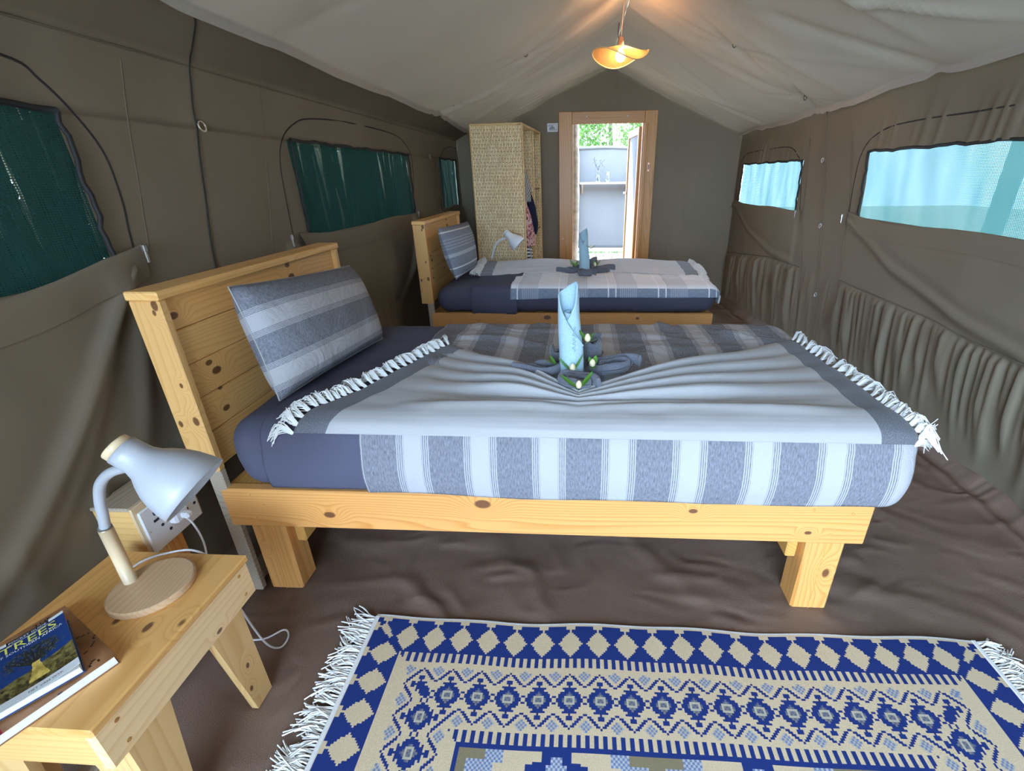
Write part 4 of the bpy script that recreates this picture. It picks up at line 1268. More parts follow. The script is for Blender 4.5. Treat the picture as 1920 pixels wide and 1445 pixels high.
def sprig(loc, label, leaves, bud=True, s=1.25, group='green leaf sprigs laid on the towels'):
    t = thing('leaf_sprig', loc, label, 'flower', group)
    for az, el, L, W in leaves:
        v, f = leaf_mesh(L * s, W * s)
        m = rotm('Z', math.radians(az)) @ rotm('Y', -math.radians(el))
        o = obj('leaf', (v @ m.T, f), MT['leaf'], t, smooth=True, local=True)
    if bud:
        obj('bud', xf(lathe([(0.001, 0), (0.007 * s, 0.004 * s), (0.009 * s, 0.012 * s), (0.006 * s, 0.020 * s), (0.001, 0.024 * s)], 10), rotm('Z', 0.3), (0, 0, 0)), MT['bud'], t, smooth=True, local=True)
    obj('stem', tube([(0, 0, 0.002), (-0.004, 0.006, -0.006), (-0.006, 0.012, -0.010)], 0.0014, 5), MT['leaf'], t, smooth=True, local=True)
    return t

FZ1 = 0.752
rolled_towel((-0.022, 1.515, FZ1), 'light blue rolled towel standing upright on the near bed')
towel_flower((-0.012, 1.505, FZ1 + 0.012), 'charcoal towel folded into petals around the near blue roll')
sprig((0.030, 1.478, 0.888), 'leaf sprig with cream bud tucked halfway up the near blue towel', [(150, 35, 0.040, 0.016), (20, 40, 0.030, 0.014), (-30, 10, 0.03, 0.014)])
sprig((-0.020, 1.448, 0.792), 'leaf sprig with cream bud at the front foot of the near blue towel', [(165, 28, 0.052, 0.018), (15, 45, 0.055, 0.018)])
sprig((-0.080, 1.50, 0.797), 'small leaf sprig left of the near blue towel foot', [(200, 20, 0.032, 0.016), (140, 30, 0.03, 0.012), (-70, 10, 0.03, 0.016), (170, 5, 0.035, 0.006)], False)
sprig((0.048, 1.475, 0.798), 'bright leaf sprig right of the near blue towel foot', [(-80, 0, 0.030, 0.024), (60, 40, 0.034, 0.016), (120, 40, 0.03, 0.014)])
sprig((0.002, 1.315, 0.790), 'pair of long leaves where the throw folds meet', [(160, 18, 0.062, 0.020), (28, 32, 0.06, 0.019), (100, 10, 0.02, 0.01)], True, 1.15)
FZ2 = 0.690
rolled_towel((0.042, 3.85, FZ2), 'light blue rolled towel standing upright on the far bed')
towel_flower((0.045, 3.83, FZ2 - 0.012), 'charcoal towel folded into petals around the far blue roll', 1.05)
sprig((0.090, 3.805, 0.868), 'leaf sprig with cream bud on the far blue towel', [(170, 20, 0.052, 0.022), (10, 25, 0.045, 0.02), (-40, 0, 0.03, 0.018)], True, 1.1)
sprig((-0.035, 3.78, 0.735), 'leaf sprig left of the far blue towel foot', [(150, 30, 0.06, 0.022), (60, 30, 0.04, 0.02), (220, 20, 0.05, 0.02)], False)
sprig((0.125, 3.78, 0.735), 'leaf sprig right of the far blue towel foot', [(20, 30, 0.055, 0.022), (100, 30, 0.04, 0.02)], True)

# ================================================================ bedside stand, lamp, books, socket
TX, TY = -0.910, 0.47       # front near corner of the stand's top
stand = thing('bedside_stand', (TX, TY, 0), 'low pine bedside stand with tapered legs beside the near bed', 'table')
SX0, SX1, SY0, SY1, SZ = -1.290, -0.905, 0.470, 0.915, 0.460
obj('top', cbox(SX0, SX1, SY0, SY1, SZ - 0.022, SZ, 0.004), MT['stand_y'], stand)
obj('apron', cbox(SX1 - 0.027, SX1 - 0.006, SY0 + 0.004, SY1 - 0.004, 0.330, SZ - 0.022, 0.003), MT['lit_apron_y'], stand)
obj('apron', cbox(SX0 + 0.006, SX0 + 0.027, SY0 + 0.004, SY1 - 0.004, 0.330, SZ - 0.022, 0.003), MT['stand_y'], stand)
obj('apron', cbox(SX0 + 0.027, SX1 - 0.027, SY0 + 0.006, SY0 + 0.027, 0.335, SZ - 0.022, 0.003), MT['stand_x'], stand)
obj('apron', cbox(SX0 + 0.027, SX1 - 0.027, SY1 - 0.027, SY1 - 0.006, 0.335, SZ - 0.022, 0.003), MT['stand_x'], stand)
def stand_leg(cx, cy, sx, sy):
    # two tapered boards meeting in an L; sx, sy point to the inside
    x = cx; y = cy
    a = prism([(y, 0.33), (y + sy * 0.105, 0.33), (y + sy * 0.062, 0.0), (y, 0.0)], min(x, x + sx * 0.02), max(x, x + sx * 0.02), 'x')
    o = obj('leg', a, MT['stand_z'], stand)
    x2 = x + sx * 0.0205
    b = prism([(x2, 0.33), (x2 + sx * 0.085, 0.33), (x2 + sx * 0.045, 0.0), (x2, 0.0)], min(y, y + sy * 0.02), max(y, y + sy * 0.02), 'y')
    obj('leg_board', b, MT['stand_z'], o)
stand_leg(-0.914, 0.848, -1, -1)
stand_leg(-0.914, 0.506, -1, 1)
stand_leg(-1.275, 0.848, 1, -1)
stand_leg(-1.275, 0.506, 1, 1)
for y in (0.515, 0.875):
    for z in (0.42, 0.355):
        obj('screw_hole', xf(lathe([(0.005, 0), (0.005, 0.0012), (0.002, 0.0016)], 8), rotm('Y', PI / 2), (SX1 - 0.0065, y, z)), MT['jamb_z'], stand)

# ---- desk lamp
def make_lamp(loc, label, base_mat, scale=1.0, cap_wood=True):
    t = thing('desk_lamp', loc, label, 'lamp', 'white bedside lamps')
    c = np.array((-1.062, 0.79, SZ))
    p = lambda nm, vf, mt, par=None, sm=True: obj(nm, (np.asarray(vf[0]) - c, vf[1]), MT[mt], par or t, smooth=sm, local=True)
    p('base', xf(lathe([(0.086, 0), (0.090, 0.003), (0.090, 0.016), (0.086, 0.019), (0.001, 0.019)], 40), None, c), base_mat, None, False)
    p('stem', tube([(-1.124, 0.797, 0.477), (-1.123, 0.798, 0.55), (-1.122, 0.799, 0.645)], 0.0145, 16), 'ash_z')
    p('collar', tube([(-1.122, 0.799, 0.644), (-1.121, 0.799, 0.651)], 0.0135, 16), 'steel')
    p('neck', tube(catmull([(-1.121, 0.799, 0.648), (-1.106, 0.796, 0.69), (-1.090, 0.792, 0.735), (-1.060, 0.785, 0.785), (-1.010, 0.775, 0.825), (-0.945, 0.765, 0.850)], 7), 0.0108, 12), 'white_metal' if cap_wood else 'lightened_white')
    d = np.array((0.722, 0.085, -0.681)); d /= np.linalg.norm(d)
    C = np.array((-0.952, 0.759, 0.904)); m = frame(d)
    wm = 'white_metal' if cap_wood else 'lightened_white'
    prof = [(0.0300, 0.014), (0.0305, 0.03), (0.0315, 0.052), (0.0370, 0.068), (0.0480, 0.084), (0.0590, 0.104), (0.0670, 0.126), (0.0725, 0.150), (0.0755, 0.172)]
    sh = lathe(prof, 36, False)
    s = p('shade', (sh[0] @ m.T + C, [q[::-1] for q in sh[1]]), wm)
    so = s.modifiers.new('sheet_thickness', 'SOLIDIFY'); so.thickness = 0.0018; so.offset = -1
    cp = lathe([(0.0275, -0.002), (0.0290, 0.0), (0.0298, 0.0145), (0.001, 0.0148)], 28)
    cp[0][:, 2] -= 0.0
    cap = p('cap', (cp[0] @ m.T + C, cp[1]), 'ash_z' if cap_wood else wm)
    bl = lathe([(0.010, 0.03), (0.012, 0.07), (0.026, 0.10), (0.030, 0.125), (0.022, 0.147), (0.001, 0.156)], 18)
    p('bulb', (bl[0] @ m.T + C, bl[1]), 'paper')
    return t
lamp1 = make_lamp((-1.062, 0.79, SZ), 'white desk lamp with round wooden base on the near bedside stand', 'beech')
cord = catmull([(-1.150, 0.80, 0.464), (-1.175, 0.83, 0.465), (-1.165, 0.875, 0.466), (-1.12, 0.905, 0.466), (-1.06, 0.92, 0.462), (-1.03, 0.935, 0.40), (-1.02, 0.94, 0.25), (-0.99, 0.95, 0.06), (-0.96, 0.965, 0.010),
                (-0.955, 1.005, 0.008), (-0.985, 1.03, 0.008), (-1.04, 0.99, 0.010), (-1.12, 0.98, 0.05), (-1.17, 1.02, 0.20), (-1.19, 1.07, 0.33), (-1.205, 1.075, 0.42), (-1.232, 1.072, 0.455)], 8)
obj('cord', tube(cord, 0.0030, 8), MT['plastic'], lamp1, smooth=True)
plug = obj('plug', merge([cbox(-1.252, -1.222, 1.048, 1.098, 0.434, 0.476, 0.006), cbox(-1.224, -1.196, 1.062, 1.084, 0.445, 0.465, 0.005)]), MT['plastic'], lamp1)

# ---- wooden socket box on a post
sb = thing('socket_box', (-1.33, 1.06, 0), 'white double power socket on a pine box above the bedside stand', 'socket')
obj('post', cbox(-1.345, -1.285, 1.045, 1.105, 0.0, 0.385, 0.004), MT['oil_z'], sb)
obj('box', cbox(-1.375, -1.262, 0.968, 1.165, 0.378, 0.548, 0.003), MT['stand_x'], sb)
obj('box_lid', cbox(-1.376, -1.258, 0.965, 1.168, 0.548, 0.560, 0.003), MT['batten'], sb)
obj('box_rim', cbox(-1.262, -1.254, 0.966, 1.167, 0.380, 0.556, 0.002), MT['ash_z'], sb)
plate = obj('faceplate', cbox(-1.254, -1.246, 0.974, 1.158, 0.386, 0.536, 0.004), MT['plastic'], sb)
def hole(y, z, r=0.005):
    return xf(lathe([(r, 0), (r, 0.0012), (r * 0.6, 0.0014)], 10), rotm('Y', PI / 2), (-1.2462, y, z))
for y, z in ((1.128, 0.475), (1.113, 0.442), (1.143, 0.442), (1.043, 0.425), (1.025, 0.455)):
    obj('pin_hole', hole(y, z), MT['dark_hole'], plate)
for y, z in ((1.02, 0.505), (1.10, 0.508)):
    obj('switch', cbox(-1.2465, -1.242, y - 0.009, y + 0.009, z - 0.006, z + 0.006, 0.001), MT['dark_hole'], plate)
obj('usb_port', cbox(-1.2465, -1.2445, 1.005, 1.022, 0.478, 0.486, 0.0005), MT['dark_hole'], plate)
for y in (0.985, 1.147):
    obj('screw', hole(y, 0.461, 0.003), MT['steel'], plate)

# ---- books
def text_mesh(s, size, extrude=0.0):
    cu = bpy.data.curves.new('txt', 'FONT'); cu.body = s; cu.size = size; cu.align_x = 'CENTER'; cu.resolution_u = 2; cu.extrude = extrude
    to = bpy.data.objects.new('txt', cu); COL.objects.link(to)
    dg = bpy.context.evaluated_depsgraph_get()
    me = bpy.data.meshes.new_from_object(to.evaluated_get(dg))
    v = np.array([list(p.co) for p in me.vertices]); f = [list(p.vertices) for p in me.polygons]
    bpy.data.objects.remove(to); bpy.data.curves.remove(cu); bpy.data.meshes.remove(me)
    return v, f

def book_frame(corner, w, up):
    w = np.array(w, float); w /= np.linalg.norm(w)
    u = np.array((-w[1], w[0], 0)) if up is None else np.array(up, float)
    return np.stack([w, u, (0, 0, 1)], 1), np.array(corner, float)

def make_book(name, label, corner, wdir, W, H, T, cover_fn, nx, ny, lift, cmat, spine_col, texts=(), extra=None):
    """cover lies in its own frame: x across, y up the page, z thickness; the front cover springs open by lift"""
    m, c = book_frame(corner, wdir, None)
    t = thing(name, tuple(c), label, 'book', None)
    put = lambda nm, vf, mt, par=None, cols=None, sm=False: obj(nm, (np.asarray(vf[0]) @ m.T, vf[1]), mt, par or t, local=True, cols=cols, smooth=sm)
    pg = prism([(0.002, 0.0015), (W - 0.003, 0.0015), (W - 0.004, T - 0.0012), (0.002, T - 0.0012)], 0.003, H - 0.003, 'y')
    put('pages', pg, MT['paper'])
    put('back_cover', cbox(0, W, 0, H, 0, 0.0012, 0.0003), cmat)
    put('spine', cbox(-0.0012, 0.0008, 0, H, 0, T, 0.0003), cmat)
    xs = np.linspace(0, W, nx + 1); ys = np.linspace(0, H, ny + 1)
    X, Y = np.meshgrid(xs, ys, indexing='ij')
    zc = lambda x, y: T + 0.0006 + lift * (np.clip(x / W, 0, 1) ** 2.4) * (0.75 + 0.25 * y / H)
    P = np.stack([X, Y, zc(X, Y)], -1)
    q = grid(P)
    xc = (X[:-1, :-1] + X[1:, 1:]) / 2; yc = (Y[:-1, :-1] + Y[1:, 1:]) / 2
    cols = cover_fn(xc / W, yc / H)
    fc = put('front_cover', q, MT['cover'], None, cols.reshape(-1, 3))
    sm = fc.modifiers.new('board', 'SOLIDIFY'); sm.thickness = 0.0008; sm.offset = -1
    for s, size, cx, cy, mt, sx in texts:
        v, f = text_mesh(s, size)
        v[:, 0] = v[:, 0] * sx + cx * W; v[:, 1] += cy * H
        v[:, 2] = zc(v[:, 0], v[:, 1]) + 0.0009
        put('lettering', (v, f), mt, fc)
    return t

def trees_cover(u, v):
    c = np.zeros(u.shape + (3,))
    def setc(mask, col): c[mask] = col
    n = fbm(u * 22, v * 26, 5, 3); n2 = fbm(u * 60, v * 60, 9, 2)
    c[:] = np.array((0.006, 0.035, 0.155))
    c += (0.25 * (1 - v))[..., None] * np.array((0.0, 0.02, 0.08))
    hill = 0.37 + 0.05 * (u - 0.5) * 2 + 0.03 * vnoise(u * 7, v * 0, 3)
    g = v < hill
    land = np.stack([0.085 + 0.22 * (n + 0.25), 0.065 + 0.17 * (n + 0.25), 0.022 + 0.05 * (n + 0.2)], -1)
    c[g] = np.clip(land, 0.006, 0.6)[g]
    lower = (v < 0.20) & (n2 > -0.12)
    c[lower] = np.clip(land * 0.5, 0.006, 1)[lower]
    # crown of the quiver tree: a fan of short branches
    du = (u - 0.53) / 0.36; dv = (v - 0.575) / 0.145
    cr = (du ** 2 + dv ** 2 < 1 + 0.7 * n2) & (fbm(u * 34, v * 34, 12, 2) > -0.20)
    c[cr] = np.array((0.012, 0.020, 0.022)) + np.clip(n2, 0, 1)[cr][:, None] * np.array((0.16, 0.19, 0.17))
    for k in range(-4, 5):
        a = (u - 0.53) - k * 0.055 * np.clip((v - 0.40) / 0.16, 0, 1.3)
        m = (np.abs(a) < 0.012) & (v > 0.40) & (v < 0.62)
        c[m] = (0.02, 0.02, 0.018)
    w = 0.050 + 0.075 * np.clip((0.42 - v) / 0.24, 0, 1) ** 1.6
    tr = (np.abs(u - 0.545) < w + 0.012 * n2) & (v < 0.45) & (v > 0.165)
    tc = np.stack([0.52 + 0.35 * n, 0.36 + 0.26 * n, 0.075 + 0.10 * n], -1)
    c[tr] = np.clip(tc, 0.05, 0.9)[tr]
    setc(v < 0.105, (0.62, 0.62, 0.60))
    setc((v > 0.955) & ((u < 0.26) | (u > 0.80)), (0.70, 0.72, 0.70))
    setc((v > 0.955) & (u >= 0.26) & (u <= 0.80), (0.010, 0.014, 0.03))
    setc((v > 0.925) & (v < 0.936) & (u > 0.26) & (u < 0.80), (0.72, 0.74, 0.72))
    return c

def brown_cover(u, v):
    c = np.zeros(u.shape + (3,))
    n = fbm(u * 6, v * 5, 17, 3)
    c[:] = (0.34, 0.16, 0.07)
    c += (n * 0.35)[..., None] * np.array((0.6, 0.35, 0.2))
    dk = np.abs(fbm(u * 7, v * 6, 33, 2)) < 0.03
    c[dk & (v < 0.5) & (u > 0.5)] = (0.03, 0.012, 0.008)
    rd = (u < 0.22) & (v < 0.75)
    c[rd] = np.array((0.30, 0.015, 0.03))
    c[(u < 0.30) & (v > 0.5) & (v < 0.72) & (n > 0)] = (0.10, 0.02, 0.015)
    return np.clip(c, 0.01, 1)
MT['cover_brown'] = plain('brown_card', (0.30, 0.13, 0.06), 0.4)
MT['cover_blue'] = plain('blue_card', (0.02, 0.06, 0.20), 0.4)
MT['ink_yellow'] = plain('yellow_ink', (0.72, 0.70, 0.13), 0.4, 0, 0.02)
MT['ink_white'] = plain('white_ink', (0.75, 0.77, 0.78), 0.4, 0, 0.02)
MT['ink_black'] = plain('black_ink', (0.02, 0.02, 0.022), 0.5, 0, 0.02)
make_book('book', 'larger brown-covered paperback lying under the blue tree guide', (-1.061, 0.408, SZ + 0.0005), (0.424, 0.906, 0), 0.215, 0.262, 0.022, brown_cover, 60, 70, 0.003, MT['cover_brown'], None,
          texts=(('THE', 0.014, 0.80, 0.93, MT['ink_black'], 1.2),))
make_book('book', 'blue tree guide with a yellow title on the bedside stand', (-1.068, 0.462, SZ + 0.0275), (0.575, 0.818, 0), 0.124, 0.196, 0.016, trees_cover, 110, 150, 0.014, MT['cover_blue'], None,
          texts=(('TREES', 0.030, 0.53, 0.812, MT['ink_yellow'], 1.12), ('OF SOUTHERN AFRICA', 0.0098, 0.53, 0.765, MT['ink_white'], 1.02),
                 ('POCKET GUIDE', 0.0085, 0.53, 0.945, MT['ink_white'], 1.0), ('PIET VAN WYK', 0.0075, 0.60, 0.035, MT['ink_black'], 1.0)))

# ================================================================ rug
RX0, RX1, RY1, CELL = -0.690, 1.290, 1.097, 0.006
NCOL, NROW = 330, 214
BEI, NAV, LBL, OLV, WHT, GRY = (0.60, 0.475, 0.31), (0.013, 0.032, 0.165), (0.16, 0.21, 0.36), (0.23, 0.19, 0.11), (0.62, 0.62, 0.60), (0.20, 0.19, 0.18)
def rug_cell(a, d, side=False):
    """colour at distance d (cells) from the edge and a along it"""
    m = (a + 0) % 15 - 7                 # -7..7 about the motif's axis
    am = abs(m)
    if d < 1: return WHT
    if d < 2: return BEI
    if d < 21:
        k = abs(d - 12)
        w = (7, 6, 5, 5, 4, 3, 2, 1)[k] if k < 8 else 0
        if am < w: return BEI
        if d < 5 and am <= (2 if d < 4 else 0): return BEI
        return NAV
    if d < 26: return BEI if (side or (a % 4) < 2) else NAV
    if d < 57:
        if abs(d - (29 + am * 0.85)) <= 0.85: return NAV
        if abs(d - (54 - am * 0.85)) <= 0.85: return NAV
        b = 7.5 - am
        for c0 in (29.6, 53.2):
            if abs(d - c0) + b * 0.9 < 2.9: return (0.17, 0.22, 0.37) if ((a + d) % 2) else (0.44, 0.40, 0.34)
        k = abs(d - 41.5)
        if k + am < 3.7: return (GRY, (0.46, 0.42, 0.32), (0.10, 0.12, 0.20))[(int(d) * 7 + am * 5 + int(d) * am) % 3]
        if k + am < 6.7: return NAV
        if am == 0 and k < 9.5: return NAV
        if am == 1 and 7.4 < k < 9.4: return NAV
        if am == 2 and 4 < k < 6: return NAV
        if am == 3 and 5.4 < k < 6.4: return NAV
        if am == 4 and 3.4 < k < 4.4: return NAV
        if am == 5 and 1.4 < k < 3.4: return NAV
        if am == 6 and k < 1: return NAV
        if am == 7 and 1.4 < k < 2.4: return NAV
        return BEI
    if d < 62: return (NAV if (a % 4) < 2 else BEI) if not side else BEI
    if d < 64: return NAV
    p = (a - 64) % 86
    p = min(p, 86 - p)                   # 0 on the T axis .. 43 half way
    e = d - 64
    st = e // 5
    if e < 40:
        if (p < 12 and e < 4) or (p < 4 and e < 9): return OLV
        if p < 20 - 4 * (st % 5): return LBL if ((a + d) % 2) else (0.44, 0.45, 0.48)
        if p < 33 - 3 * (st % 4) and not (30 <= p and e > 5): return BEI
        if 33 <= p < 37 and e < 4: return BEI
        if p > 40 - 2 * (st % 6) and e > 1: return LBL if ((a + d) % 2) else (0.46, 0.47, 0.50)
        return NAV
    q = (p + e) % 24
    return NAV if q < 9 else (BEI if q < 18 else LBL)
cols = np.empty((NCOL, NROW, 3))
for i in range(NCOL):
    di = min(i, NCOL - 1 - i)
    for j in range(NROW):
        dj = min(j, NROW - 1 - j)
        cols[i, j] = rug_cell(i, dj) if dj <= di else rug_cell(j if j < NROW / 2 else NROW - 1 - j, di, True)
gx = np.linspace(RX0, RX1, NCOL + 1); gy = RY1 - CELL * np.arange(NROW + 1)
X, Y = np.meshgrid(gx, gy, indexing='ij')
edge_wav = 0.0045 * np.sin(X * 7.3) + 0.003 * np.sin(X * 17 + 1)
Y2 = Y + edge_wav * np.clip(1 - (RY1 - Y) / 0.5, 0, 1)
Zr = 0.0075 + 0.0025 * fbm(X * 2.5, Y * 2.5, 91, 2) + 0.002
q = grid(np.stack([X, Y2, Zr], -1))
q = (q[0], [f[::-1] for f in q[1]])
rug = obj('rug', q, MT['rug'], None, cols=cols, loc=(0.3, 0.45, 0))
so = rug.modifiers.new('pile_thickness', 'SOLIDIFY'); so.thickness = 0.008; so.offset = -1
tag(rug, 'navy and beige woven rug with zigzag border and white fringed ends', 'rug')
for xe, sg, sd in ((RX0, -1, 5), (RX1, 1, 6)):
    yy = np.linspace(RY1 - 0.004, RY1 - CELL * NROW + 0.004, 60)
    pts = [np.array((xe, y, 0.006)) for y in yy]
    paths = fringe_paths(pts, [np.array((sg, 0, 0))] * 60, None, 150, 6, 0.078, sd, 0.006, 0.006, 0.5, 0.003)
    tag(obj('fringe', strands(paths, 0.0021), MT['fringe'], rug), kind='stuff')
    obj('end_band', cbox(min(xe, xe - sg * 0.008) - 0.003, max(xe, xe - sg * 0.008) + 0.003, RY1 - CELL * NROW, RY1, 0.002, 0.0125, 0.002), MT['fringe'], rug)

# ================================================================ pendant lamp
def rattan_mat():
    m, nt, b, out = new_mat('rattan_weave')
    uv = nd(nt, 'ShaderNodeUVMap').outputs[0]
    sp = nd(nt, 'ShaderNodeSeparateXYZ', {0: uv})
    a = mth(nt, 'ABSOLUTE', mth(nt, 'SINE', mth(nt, 'MULTIPLY', sp.outputs[0], 90.0)))
    c = mth(nt, 'ABSOLUTE', mth(nt, 'SINE', mth(nt, 'MULTIPLY', sp.outputs[1], 620.0)))
    g = mth(nt, 'MULTIPLY', a, c)
    hole = mth(nt, 'GREATER_THAN', g, 0.62)
    col = mixc(nt, noise(nt, uv, 60, 2), (0.50, 0.27, 0.10), (0.68, 0.42, 0.18))
    d = nd(nt, 'ShaderNodeBsdfDiffuse', {'Color': col})
    t = nd(nt, 'ShaderNodeBsdfTranslucent', {'Color': col})
    s = nd(nt, 'ShaderNodeMixShader', {0: 0.45, 1: d.outputs[0], 2: t.outputs[0]})
    tr = nd(nt, 'ShaderNodeBsdfTransparent')
    f = nd(nt, 'ShaderNodeMixShader', {0: mth(nt, 'MULTIPLY', hole, 0.55), 1: s.outputs[0], 2: tr.outputs[0]})
    nt.links.new(f.outputs[0], out.inputs['Surface'])
    return m
MT['rattan'] = rattan_mat()
def glow(name, col, strength):
    m, nt, b, out = new_mat(name)
    e = nd(nt, 'ShaderNodeEmission', {'Color': col, 'Strength': strength})
    nt.links.new(e.outputs[0], out.inputs['Surface'])
    return m
MT['bulb'] = glow('lit_bulb', (1.0, 0.66, 0.30), 14.0)
PX, PY, PZ = 0.236, 3.42, 2.075
pend = thing('pendant_lamp', (PX, PY, PZ), 'lit rattan pendant lamp with wavy shade hanging from the ridge', 'lamp')
nr, na = 22, 96
P = np.empty((na, nr, 3)); UVp = np.empty((na, nr, 2))
rim = []
for i in range(na):
    th = 2 * PI * i / na
    for j, u in enumerate(np.linspace(0, 1, nr)):
        R = 0.168 * (1 + 0.05 * math.sin(2 * th + 0.6))
        r = 0.036 + (R - 0.036) * u
        z = 0.052 * (1 - u ** 1.3) + 0.034 * u * u * math.sin(2 * th + 0.75) + 0.008 * u * u * math.sin(3 * th + 1.0) - 0.006
        P[i, j] = (PX + r * math.cos(th), PY + r * math.sin(th), PZ + z); UVp[i, j] = (th, u * 0.16)
    rim.append(P[i, -1].copy())
obj('shade', grid(P, wu=True, uv=UVp), MT['rattan'], pend, smooth=True)
obj('rim', tube(rim + [rim[0], rim[1]], 0.0032, 6, False), MT['rope'], pend, smooth=True)
obj('collar_ring', tube([(PX + 0.036 * math.cos(t), PY + 0.036 * math.sin(t), PZ + 0.046) for t in np.linspace(0, 2 * PI, 25)], 0.003, 6, False), MT['rope'], pend, smooth=True)
for k in range(3):
    a = 0.5 + k * 2 * PI / 3
    obj('spoke', tube([(PX + 0.012 * math.cos(a), PY + 0.012 * math.sin(a), PZ + 0.062), (PX + 0.036 * math.cos(a), PY + 0.036 * math.sin(a), PZ + 0.046)], 0.003, 6), MT['copper'], pend, smooth=True)
obj('socket', xf(lathe([(0.006, 0.098), (0.015, 0.094), (0.017, 0.05), (0.016, 0.040), (0.001, 0.040)][::-1], 16), None, (PX, PY, PZ)), MT['copper'], pend, smooth=True)
obj('bulb', xf(lathe([(0.012, 0.042), (0.016, 0.03), (0.029, 0.004), (0.030, -0.010), (0.022, -0.026), (0.001, -0.034)][::-1], 20), None, (PX, PY, PZ)), MT['bulb'], pend, smooth=True)
obj('cord', tube(catmull([(PX, PY, PZ + 0.095), (PX + 0.004, PY - 0.02, PZ + 0.2), (PX + 0.016, PY - 0.06, RIDGE[1] - 0.02)], 6), 0.0032, 8), MT['copper'], pend, smooth=True)
obj('tie', tube(catmull([(PX - 0.012, PY + 0.01, PZ + 0.06), (PX - 0.018, PY + 0.012, PZ + 0.12), (PX - 0.014, PY + 0.01, PZ + 0.17)], 4), 0.0022, 6), MT['cord'], pend, smooth=True)
pl = bpy.data.lights.new('pendant_light', 'POINT'); pl.energy = 0.9; pl.color = (1.0, 0.62, 0.30); pl.shadow_soft_size = 0.02
plo = bpy.data.objects.new('pendant_light', pl); COL.objects.link(plo); plo.location = (PX, PY, PZ + 0.0)
plo.parent = pend; plo.location = (0, 0, -0.055)
pu = bpy.data.lights.new('pendant_uplight', 'POINT'); pu.energy = 6.0; pu.color = (1.0, 0.55, 0.25); pu.shadow_soft_size = 0.012
puo = bpy.data.objects.new('pendant_uplight', pu); COL.objects.link(puo); puo.parent = pend; puo.location = (0.026, -0.004, 0.035)

# ================================================================ wicker wardrobe and the clothes in it
WX, WY, WROT, WH = -0.533, 4.64, -math.radians(5.0), 1.820
WD, WL = 0.480, 0.95        # depth (x, to the left), length (y, away)
wr = thing('wicker_wardrobe', (WX, WY, 0), 'tall open-fronted seagrass wardrobe standing in the far left corner', 'wardrobe', rotz=WROT)
def wpanel(nm, x0, x1, y0, y1, z0, z1, mt='wicker', axis='y'):
    """woven panel with its UV in metres over its broad face"""
    v, f = cbox(x0, x1, y0, y1, z0, z1, 0.004)
    uv = {'y': v[:, [0, 2]], 'x': v[:, [1, 2]], 'z': v[:, [0, 1]]}[axis]
    return obj(nm, (v, f), MT[mt], wr, local=True, uv=uv)
wpanel('side_panel', -WD, 0, 0, 0.022, 0.03, WH)
wpanel('side_panel', -WD, 0, WL - 0.022, WL, 0.03, WH)
wpanel('back_panel', -WD, -WD + 0.02, 0.022, WL - 0.022, 0.03, WH, axis='x')
wpanel('top_panel', -WD, 0, 0, WL, WH, WH + 0.022, axis='z')
wpanel('bottom_panel', -WD, 0, 0, WL, 0.03, 0.055, axis='z')
wpanel('divider', -WD + 0.02, -0.006, 0.50, 0.52, 0.055, WH)
for z in (0.45, 0.86, 1.27):
    wpanel('shelf', -WD + 0.02, -0.006, 0.52, WL - 0.022, z, z + 0.02, axis='z')
rp = lambda nm, pts, r=0.009: obj(nm, tube(pts, r, 7), MT['rope'], wr, smooth=True, local=True)
for y in (0.008, 0.51, WL - 0.008):
    rp('edge_rope', [(0.002, y, 0.03 + (WH - 0.02) * t) for t in np.linspace(0, 1, 12)], 0.011)
rp('edge_rope', [(0.002, WL * t, WH + 0.012) for t in np.linspace(0, 1, 10)], 0.012)
rp('edge_rope', [(-WD + WD * t, 0.0, WH + 0.014) for t in np.linspace(0, 1, 10)], 0.010)
rp('edge_rope', [(-WD + 0.004, 0.002, 0.03 + (WH - 0.02) * t) for t in np.linspace(0, 1, 10)], 0.009)
rp('hanging_rail', [(-0.24, 0.02, 1.68), (-0.24, 0.50, 1.68)], 0.011)

def check_mat(name, c1, c2, su, sv, diag=False):
    m, nt, b, out = new_mat(name)
    uv = nd(nt, 'ShaderNodeUVMap').outputs[0]
    sp = nd(nt, 'ShaderNodeSeparateXYZ', {0: uv})
    if diag:
        k = mth(nt, 'ADD', mth(nt, 'MULTIPLY', sp.outputs[0], su), mth(nt, 'MULTIPLY', sp.outputs[1], sv))
        f = mth(nt, 'GREATER_THAN', mth(nt, 'FRACT', k), 0.5)
    else:
        a = mth(nt, 'GREATER_THAN', mth(nt, 'FRACT', mth(nt, 'MULTIPLY', sp.outputs[0], su)), 0.5)
        c = mth(nt, 'GREATER_THAN', mth(nt, 'FRACT', mth(nt, 'MULTIPLY', sp.outputs[1], sv)), 0.5)
        f = mth(nt, 'ABSOLUTE', mth(nt, 'SUBTRACT', a, c))
    nt.links.new(mixc(nt, f, c1, c2), b.inputs['Base Color'])
    b.inputs['Roughness'].default_value = 0.95
    return m
def floral_mat():
    m, nt, b, out = new_mat('floral_cotton')
    n = noise(nt, objco(nt), 24, 3, 0.6, 1.5)
    c = ramp(nt, n, [(0.34, (0.20, 0.06, 0.07)), (0.44, (0.62, 0.20, 0.20)), (0.50, (0.66, 0.48, 0.44)), (0.60, (0.70, 0.62, 0.58)), (0.68, (0.14, 0.12, 0.20))], 'CONSTANT')
    nt.links.new(c, b.inputs['Base Color']); b.inputs['Roughness'].default_value = 0.95
    return m
MT['spots'] = check_mat('spotted_cotton', (0.03, 0.03, 0.035), (0.62, 0.62, 0.60), 36, 30)
